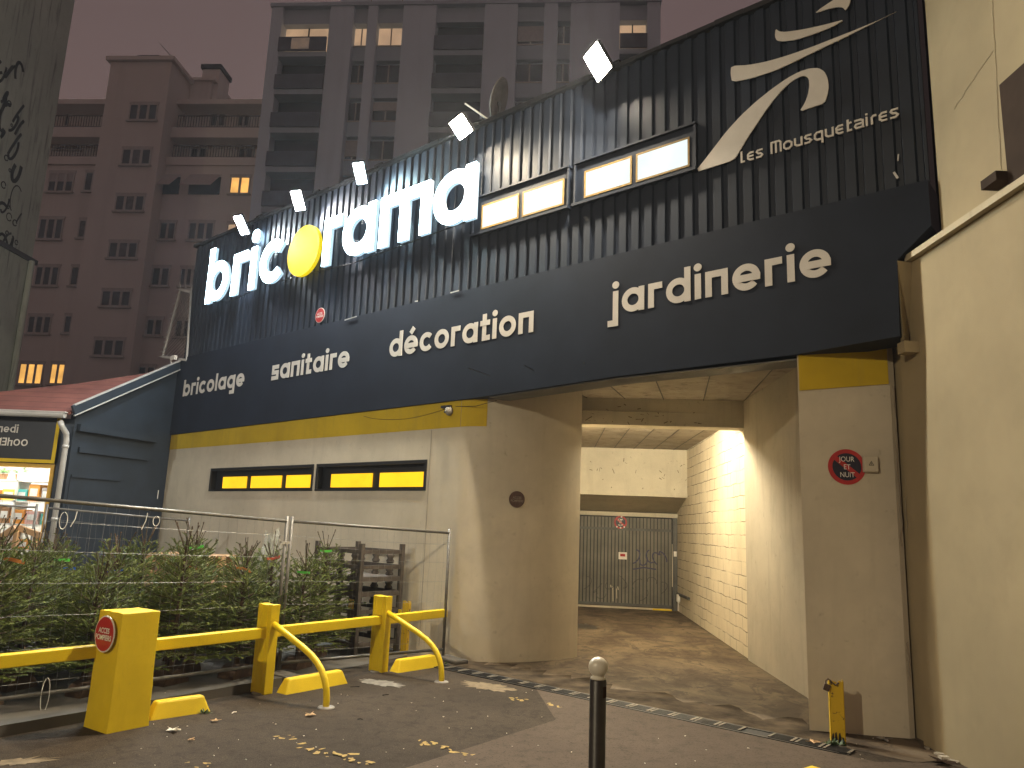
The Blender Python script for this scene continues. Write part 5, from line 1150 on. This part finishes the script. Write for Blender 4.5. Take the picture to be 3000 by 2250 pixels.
# ------------------------------------------------------------------ cut Christmas trees
def tree_proto(sd, h, rad):
    r = random.Random(sd); stem = MB(); crown = MB()
    stem.tube([(0, 0, 0.05), (r.gauss(0, .01), r.gauss(0, .01), h * .55), (r.gauss(0, .015), r.gauss(0, .015), h)], [0.035, 0.022, 0.007], 8)
    def needles(a, b, dens, ln):
        d_ = b - a; L = d_.length; d_.normalize(); s1 = d_.cross(Vector((0, 0, 1))); s1 = s1.normalized() if s1.length > .05 else Vector((1, 0, 0)); s2 = d_.cross(s1)
        n_ = max(2, int(L * dens))
        for i in range(n_):
            q = a + d_ * (L * (i + r.random()) / n_); an = r.uniform(-0.6, 3.74); ra = s1 * math.cos(an) - s2 * math.sin(an) * -1
            l_ = ln * r.uniform(0.7, 1.15); tip = q + (ra * 0.8 + d_ * 0.75).normalized() * l_; sd_ = d_.cross(ra).normalized() * 0.0036
            crown.add([q - sd_, q + sd_, tip], [(0, 1, 2)])
    nw = 9
    for i in range(nw):
        v = i / (nw - 1); z = h * (0.25 + 0.60 * v); L0 = rad * (1.0 - 0.72 * v) ** 0.8 + 0.06; nb = 9 if v < .6 else (7 if v < .85 else 5); a0 = r.random() * 6
        for k in range(nb):
            an = a0 + 2 * math.pi * k / nb + r.gauss(0, 0.15); L = L0 * r.uniform(0.78, 1.12); el = -0.06 + 0.95 * v ** 1.3 + r.gauss(0, 0.08)
            d_ = Vector((math.cos(an) * math.cos(el), math.sin(an) * math.cos(el), math.sin(el))); a = Vector((0, 0, z + r.gauss(0, .02))); m1 = a + d_ * L * .55; b = m1 + (d_ + Vector((0, 0, 0.22))).normalized() * L * .45
            stem.tube([a, m1, b], [0.008, 0.005, 0.003], 3, caps=False)
            needles(a.lerp(m1, .2), m1, 420, 0.022); needles(m1, b, 640, 0.023)
            side = d_.cross(Vector((0, 0, 1))).normalized(); ns = int(3 + L * 7)
            for j in range(ns):
                u = 0.22 + 0.72 * j / max(1, ns - 1); q = a + (b - a) * u if u > .6 else a + (m1 - a) * (u / .6) ; sg_ = 1 if j % 2 else -1
                l2 = L * (0.50 * (1.08 - u)) * r.uniform(0.7, 1.3) + 0.035; e = q + (side * sg_ * .8 + d_ * .62 + Vector((0, 0, r.uniform(-.05, .22)))).normalized() * l2
                stem.tube([q, e], [0.003, 0.002], 3, caps=False); needles(q, e, 640, 0.021)
                if l2 > 0.15 and j % 2:
                    for s2_ in (1, -1):
                        q2 = q.lerp(e, .5); e2 = q2 + ((e - q).normalized() + side.cross(Vector((0, 0, 1))) * 0 + Vector((-(e - q).y, (e - q).x, 0)).normalized() * .8 * s2_).normalized() * l2 * .42; needles(q2, e2, 560, 0.020)
    for k in range(7):       # leader and top shoots with buds
        an = k * 1.5 + r.random(); sp = 0.0 if k == 0 else r.uniform(.06, .16); a = Vector((0, 0, h * (0.90 if k else 0.95))); L = r.uniform(.16, .32); b = a + Vector((math.cos(an) * sp, math.sin(an) * sp, L))
        stem.tube([a, b, b + (b - a) * .06, b + (b - a) * .10], [0.005, 0.0045, 0.008, 0.003], 5); needles(a, b, 260, 0.014)
    return stem, crown
m_stump = plain('half_log_stand', (0.085, 0.05, 0.03), 0.85, 0, 0.35, 12, 0.2, 40)
tags = {'green': plain('green_tag', (0.10, 0.55, 0.06), 0.5), 'orange': plain('orange_tag', (0.60, 0.22, 0.05), 0.6), 'red': plain('red_white_tag', (0.65, 0.10, 0.05), 0.5), 'blue': plain('blue_tag', (0.02, 0.12, 0.50), 0.5), 'tan': plain('tan_tag', (0.42, 0.33, 0.18), 0.6)}
protos = []
for i, (h, rad) in enumerate(((1.40, 0.66), (1.30, 0.70), (1.48, 0.62), (1.24, 0.66))):
    s_, c_ = tree_proto(40 + i, h, rad)
    sm = bpy.data.meshes.new('trunk'); sm.from_pydata(s_.v, [], s_.f); sm.materials.append(m_bark)
    cm = bpy.data.meshes.new('crown'); cm.from_pydata(c_.v, [], c_.f); cm.materials.append(m_needle)
    lg = MB(); n_ = 12
    lg.prism([(0.17 * math.cos(math.pi * k / n_), -0.11, 0.15 * math.sin(math.pi * k / n_)) for k in range(n_ + 1)], (0, 0.22, 0)); lm = bpy.data.meshes.new('stand'); lm.from_pydata(lg.v, [], lg.f); lm.materials.append(m_stump)
    protos.append((sm, cm, lm, h))
def tree(pos_, k, sc_, rz, lab, tg=None, lean=0.0):
    t = thing('christmas_tree', lab, 'Christmas tree', m=Matrix.Translation((pos_.x, pos_.y, 0.0)) @ Matrix.Rotation(rz, 4, 'Z') @ Matrix.Rotation(lean, 4, 'X') @ Matrix.Scale(sc_, 4), group='cut Christmas trees in the pen')
    for nm, me in zip(('trunk', 'crown', 'stand'), protos[k][:3]):
        o = bpy.data.objects.new(nm, me); col.objects.link(o); o.parent = t; ROOTM[o.name] = ROOTM[t.name]
        if nm == 'stand': o.rotation_euler = (0, 0, 1.2 - rz)
    if tg:
        r = random.Random(int(pos_.x * 1000)); z = protos[k][3]; mb = MB()
        a = Vector((-0.25 * math.sin(rz) * 0 + r.uniform(-.1, .1), r.uniform(-.05, .05), z * r.uniform(.80, .98))); dv = Vector((-pos_.x, -pos_.y, 0)).normalized(); loc3 = Matrix.Rotation(-rz, 3, 'Z')
        a = a + loc3 @ dv * 0.16; sd_ = loc3 @ Vector((dv.y, -dv.x, 0)); u = r.uniform(-.4, .4)
        e1 = a + sd_ * -0.10 + Vector((0, 0, u * .1)); mid = a + loc3 @ dv * 0.02; q = Vector((0, 0, 0.03))
        mb.add([a, e1, e1 + q, a + q, a + sd_ * .06 + Vector((0, 0, .01)), a + sd_ * .06 + q], [(0, 1, 2, 3), (0, 3, 5, 4)])
        part('tag', mb, tags[tg], t, solid=0.002)
    return t
fd = (FQ[2][0] - FQ[0][0]).normalized(); inn_ = Vector((fd.y, -fd.x, 0)); inn_ = inn_ if inn_.dot(CAM - FQ[0][0]) < 0 else -inn_
def TP(t, o): return FQ[0][0] + fd * t + inn_ * o
rowdef = [('front', 0.55, [1.95, 2.8, 3.55, 4.35, 5.2, 6.0], ['green', 'orange', None, None, 'orange', 'green']),
          ('second', 1.15, [1.25, 2.2, 3.1, 3.95, 4.8, 5.6, 6.4], ['green', 'red', 'green', None, None, 'green', None]),
          ('third', 1.85, [2.1, 2.9, 3.75, 4.6, 5.5, 6.3], [None, 'red', 'blue', 'green', 'green', 'tan']),
          ('fourth', 2.6, [2.3, 3.2, 4.1, 5.0, 5.9, 6.8], ['green', None, 'green', 'green', 'red', None]),
          ('rearmost', 3.5, [3.9, 4.8, 5.7, 6.6], ['blue', 'green', 'green', None])]
ordw = ['rightmost', 'second from right', 'third from right', 'fourth from right', 'fifth from right', 'sixth from right', 'seventh from right']
r = random.Random(99); kk = 0
for nm, o_, ts, tg in rowdef:
    for i, (t_, g_) in enumerate(zip(ts, tg)):
        lab = 'cut spruce on a half log in the %s row behind the fence, %s%s' % (nm, ordw[i], (' with %s tag' % g_) if g_ else '')
        lab = lab.replace('cut spruce on a half log', 'cut spruce')
        tree(TP(t_ + r.gauss(0, .07), o_ + r.gauss(0, .06)), kk % 4, r.uniform(0.93, 1.1), r.random() * 6.28, lab, g_, r.gauss(0, 0.03)); kk += 1
# tree wrapped in clear net at the double post
p_ = TP(1.9, 1.5)
t = thing('wrapped_tree', 'spruce top wrapped in pale torn plastic behind the double fence post', 'wrapped tree', (p_.x, p_.y, 0))
m_plas, nt_, b_ = _mat('clear_plastic'); b_.inputs['Base Color'].default_value = (0.55, 0.58, 0.55, 1); b_.inputs['Roughness'].default_value = 0.25; b_.inputs['Alpha'].default_value = 0.38
mb = MB(); r = random.Random(14); rg = []
for j in range(9):
    z = 0.5 + j * 0.135; rr = 0.20 - 0.012 * j
    for k in range(14): a = k * 2 * math.pi / 14; q = rr * r.uniform(0.75, 1.2); rg.append((q * math.cos(a), q * math.sin(a), z + (r.uniform(-.1, .12) if j == 8 else r.gauss(0, .01))))
mb.add(rg, [(j * 14 + k, j * 14 + (k + 1) % 14, (j + 1) * 14 + (k + 1) % 14, (j + 1) * 14 + k) for j in range(8) for k in range(14)]); part('wrap', mb, m_plas, t)
mb = MB(); mb.tube([(0, 0, 0), (0.02, 0, 1.5)], [0.03, 0.008], 6)
for k in range(10): a = k * 2.4; mb.tube([(0, 0, 0.6 + .06 * k), (.12 * math.cos(a), .12 * math.sin(a), 0.95 + .06 * k)], [0.008, 0.004], 4)
part('trunk', mb, m_bark, t)
o = bpy.data.objects.new('crown', protos[3][1]); col.objects.link(o); o.parent = t; o.scale = (0.36, 0.36, 1.15); ROOTM[o.name] = ROOTM[t.name]

# ------------------------------------------------------------------ pallets and rack in the pen
def pallet_parts(t):
    m = MB()
    for k in range(7): m.b2((-.6, -.4 + k * .1165, .122), (.6, -.4 + k * .1165 + .095, .144))
    part('deck', m, m_wood, t)
    for y in (-.40, -.06, .28):
        m = MB(); m.b2((-.6, y, .0), (.6, y + .12, .02)); m.b2((-.6, y, .10), (.6, y + .12, .1215)); part('runner', m, m_wood, t)
        for x in (-.6, -.07, .46): m = MB(); m.b2((x, y + .002, .0205), (x + .14, y + .118, .0995)); part('block', m, m_wood, t)
c = ony(566, 1612, 12.9)
pp = None
for k in range(8):
    lab = ('topmost pale wooden pallet on the stack behind the trees' if k == 7 else 'pale wooden pallet in the stack behind the trees, %s from the top' % ['eighth', 'seventh', 'sixth', 'fifth', 'fourth', 'third', 'second'][k])
    if pp is None: pp = thing('pallet', lab, 'pallet', (c.x, 12.9, 0.0), -0.22, 'pale wooden pallets'); pallet_parts(pp); o = pp
    else:
        o = copy_tree(pp); o['label'] = lab; mm = Matrix.Translation((c.x + r.gauss(0, .02), 12.9 + r.gauss(0, .02), 0.1455 * k + (0.16 if k == 7 else 0))) @ Matrix.Rotation(-0.22 + r.gauss(0, .03), 4, 'Z'); o.matrix_world = mm; ROOTM[o.name] = mm
    if k == 7: o.location.z = 0.1455 * 7
rk = thing('pallet_rack', 'dark weathered wooden rack of stacked decks against the cream wall', 'rack', m=FM @ Matrix.Translation((-6.78, -0.96, 0)))
Wd, Dp = 1.08, 0.80
for x in (0.03, Wd - .03):
    for y in (0.03, Dp - .03): mb = MB(); mb.b2((x - .03, y - .03, 0), (x + .03, y + .03, 1.50)); part('upright', mb, m_wooddark, rk)
for k, z in enumerate((0.12, 0.33, 0.55, 0.78, 0.98, 1.15, 1.36)):
    mb = MB()
    for y in (0.0, Dp - .05): mb.b2((.061, y, z), (Wd - .061, y + .05, z + .055))
    for x in (0.01, Wd - .05): mb.b2((x, .061, z), (x + .04, Dp - .061, z + .055))
    if k in (1, 3, 4): mb.b2((.02, .02, z + .056), (Wd - .02, Dp - .02, z + .068))
    part('deck', mb, m_wooddark, rk)
    if k < 6:
        for x in (.22, .56, .88):
            for y in (.06, Dp - .10):
                h_ = (0.33, 0.55, 0.78, 0.98, 1.15, 1.36)[k] - z - .07; mb = MB(); zz = z + .069; mb.lathe([(.05, 0), (.062, h_ * .25), (.04, h_ * .5), (.062, h_ * .75), (.05, h_)], (x, y, zz), 10); part('block', mb, m_wooddark, rk, smooth=True)
mb = MB(); mb.b2((.90, -.012, .62), (1.0, -.001, .75)); part('tag', mb, m_winframe, rk)
# wooden easel frame in front of the shop window
c = ony(45, 1545, 9.6)
es = thing('wooden_trestle', 'pale wooden trestle frame standing among the trees at the left edge', 'trestle', (c.x, 9.6, 0))
mb = MB()
mb.beam((-0.42, 0, c.z - .34), (0.0, 0, c.z), .05, .07); mb.beam((0, .05, c.z), (0.30, .05, c.z - .09), .05, .07); mb.beam((0.02, .02, 0), (0.02, .02, c.z - .04), .06, .05); mb.beam((.28, .06, 0), (.24, .06, c.z - .1), .05, .05); mb.beam((-.25, .03, c.z - .75), (.22, .05, c.z - .42), .04, .05)
part('frame', mb, m_wood, es)

# ------------------------------------------------------------------ leaves and litter
m_leaf = plain('dry_leaf', (0.46, 0.30, 0.15), 0.7, 0, 0.3, 40); m_leafp = plain('pale_leaf', (0.62, 0.56, 0.46), 0.7, 0, 0.2, 40); m_twig = plain('twig', (0.03, 0.022, 0.016), 0.8)
def leaf(x, y, sz, mat, lab, sd, cat='leaf', name='leaf'):
    c = G(x, y); r = random.Random(sd); n_ = 14; pts = []
    for k in range(n_): a = 2 * math.pi * k / n_; q = sz * (0.5 + 0.28 * math.cos(5 * a) + r.uniform(-.06, .06)); pts.append((q * math.cos(a), q * math.sin(a) * .75, 0.012 + 0.35 * sz * abs(math.sin(a * 1.5 + sd)) * .4 + r.random() * .006))
    mb = MB(); mb.add(pts + [(0, 0, 0.012)], [(k, (k + 1) % n_, n_) for k in range(n_)])
    t = thing(name, lab, cat, (c.x, c.y, 0.0), r.random() * 6, 'leaves and litter on the ground'); part('blade', mb, mat, t, solid=0.0015)
leaf(508, 2144, .11, m_leafp, 'pale crumpled leaf on the asphalt right of the tall block', 1)
leaf(908, 2099, .10, m_leaf, 'brown dry leaf on the asphalt below the first tube hoop', 2)
leaf(25, 2052, .13, m_leaf, 'large orange leaf behind the fence at the left edge', 3)
leaf(2385, 2180, .10, m_leaf, 'tan leaf at the end of the drain beside the broken post', 4)
leaf(560, 2172, .05, m_leaf, 'small leaf fragment on the asphalt below the pale crumpled leaf', 5)
leaf(630, 2116, .07, m_leaf, 'faint leaf beside the parking stop right of the block', 6)
leaf(2590, 2172, .13, m_concgrey, 'grey crumpled paper at the foot of the cream pillar', 7, 'paper', 'paper_scrap')
leaf(2765, 2242, .18, m_brown, 'flattened brown carton scrap near the ochre wall', 8, 'paper', 'paper_scrap')
r = random.Random(77)
mb = MB()
for i in range(60):
    x, y = r.uniform(300, 1600), r.uniform(2010, 2248); c = G(x, y); q = r.uniform(.002, .007); mb.box((c.x, c.y, .006), (q * 2, q, .004), r.random() * 3)
for i in range(12):
    c = G(r.uniform(1650, 2650), r.uniform(2150, 2245)); q = r.uniform(.003, .009); mb.box((c.x, c.y, .009), (q * 2, q, .004), r.random() * 3)
o = single('ground_specks', mb, m_leafp, 'pale specks of litter scattered over the asphalt', 'litter'); o['kind'] = 'stuff'
for i, (x, y, L, a, lab) in enumerate(((1040, 2014, .10, .3, 'dark twig on the asphalt near the whitish spill'), (1130, 2038, .07, .6, 'short dark twig below the whitish spill'), (1055, 2110, .05, .1, 'dark crumb of bark in the middle of the asphalt'), (686, 2090, .06, 1.2, 'pale stick on the asphalt right of the parking stop'))):
    c = G(x, y); t = thing('twig', lab, 'twig', (c.x, c.y, 0), a, 'leaves and litter on the ground'); mb = MB(); mb.tube([(-L / 2, 0, .008), (0, .008, .012), (L / 2, 0, .008)], .005, 5); part('stick', mb, m_leafp if i == 3 else m_twig, t)

# ------------------------------------------------------------------ unseen lamps: street lamp behind the viewer, added white lamp at left
def unseen_street_lamp(x, y, h, rz, lab, power, colr, aim=None):
    t = thing('unseen_street_lamp', lab, 'street lamp', (x, y, 0), rz, 'street lamps')
    mb = MB(); mb.tube([(0, 0, 0), (0, 0, h - .5), (0, 0.15, h - .15), (0, 0.5, h), (0, 1.1, h + .02)], [.09, .06, .05, .04, .035], 10); part('pole', mb, m_greym, t, smooth=True)
    mb = MB(); mb.b2((-.13, 1.0, h - .02), (.13, 1.6, h + .10)); part('lantern', mb, m_greym, t, bevel=.02)
    L = bpy.data.lights.new('lamp_light', 'SPOT' if aim else 'POINT'); L.energy = power; L.color = colr; L.shadow_soft_size = .10
    o = bpy.data.objects.new('lamp_light', L); col.objects.link(o); o.parent = t; o.location = (0, 1.3, h - .16)
    if aim:
        L.spot_size = RAD(52); L.spot_blend = 0.7; o.rotation_euler = (ROOTM[t.name].inverted() @ aim - o.location).to_track_quat('-Z', 'Y').to_euler()
    mb = MB(); mb.lathe([(.10, -.06), (.09, -.02), (.0, -.019)], n=12); mb.xf(Matrix.Translation((0, 1.3, h))); part('glass', mb, emis('street_lamp_glass', colr, 20), t)
unseen_street_lamp(-10.2, -6.9, 7.5, RAD(-45), 'street lamp across the street to the left', 3000, (1.0, 0.84, 0.56))
unseen_street_lamp(-14.5, 0.5, 7.0, RAD(-60), 'unseen white lamp added at left to brighten the store wall', 1700, (0.92, 0.97, 0.97), FP(-10.5, 0, 1.6))  # lamp added for a whiter left wall, cone kept off the pillar
HZ = 0.0010
# ------------------------------------------------------------------ thin added haze, stands in for lens glare around the lamps
if HZ > 0:
    hm = MB(); hm.b2((-70, -30, -1), (70, 90, 37)); hz_o = link_mesh('haze', hm, [])
    m_hz = bpy.data.materials.new('haze'); m_hz.use_nodes = True; nt_ = m_hz.node_tree; nt_.nodes.clear()
    vo = nt_.nodes.new('ShaderNodeOutputMaterial'); pv_ = nt_.nodes.new('ShaderNodeVolumePrincipled'); pv_.inputs['Density'].default_value = HZ; pv_.inputs['Color'].default_value = (0.72, 0.80, 0.95, 1)
    nt_.links.new(pv_.outputs[0], vo.inputs['Volume']); hz_o.data.materials.append(m_hz); hz_o['kind'] = 'stuff'
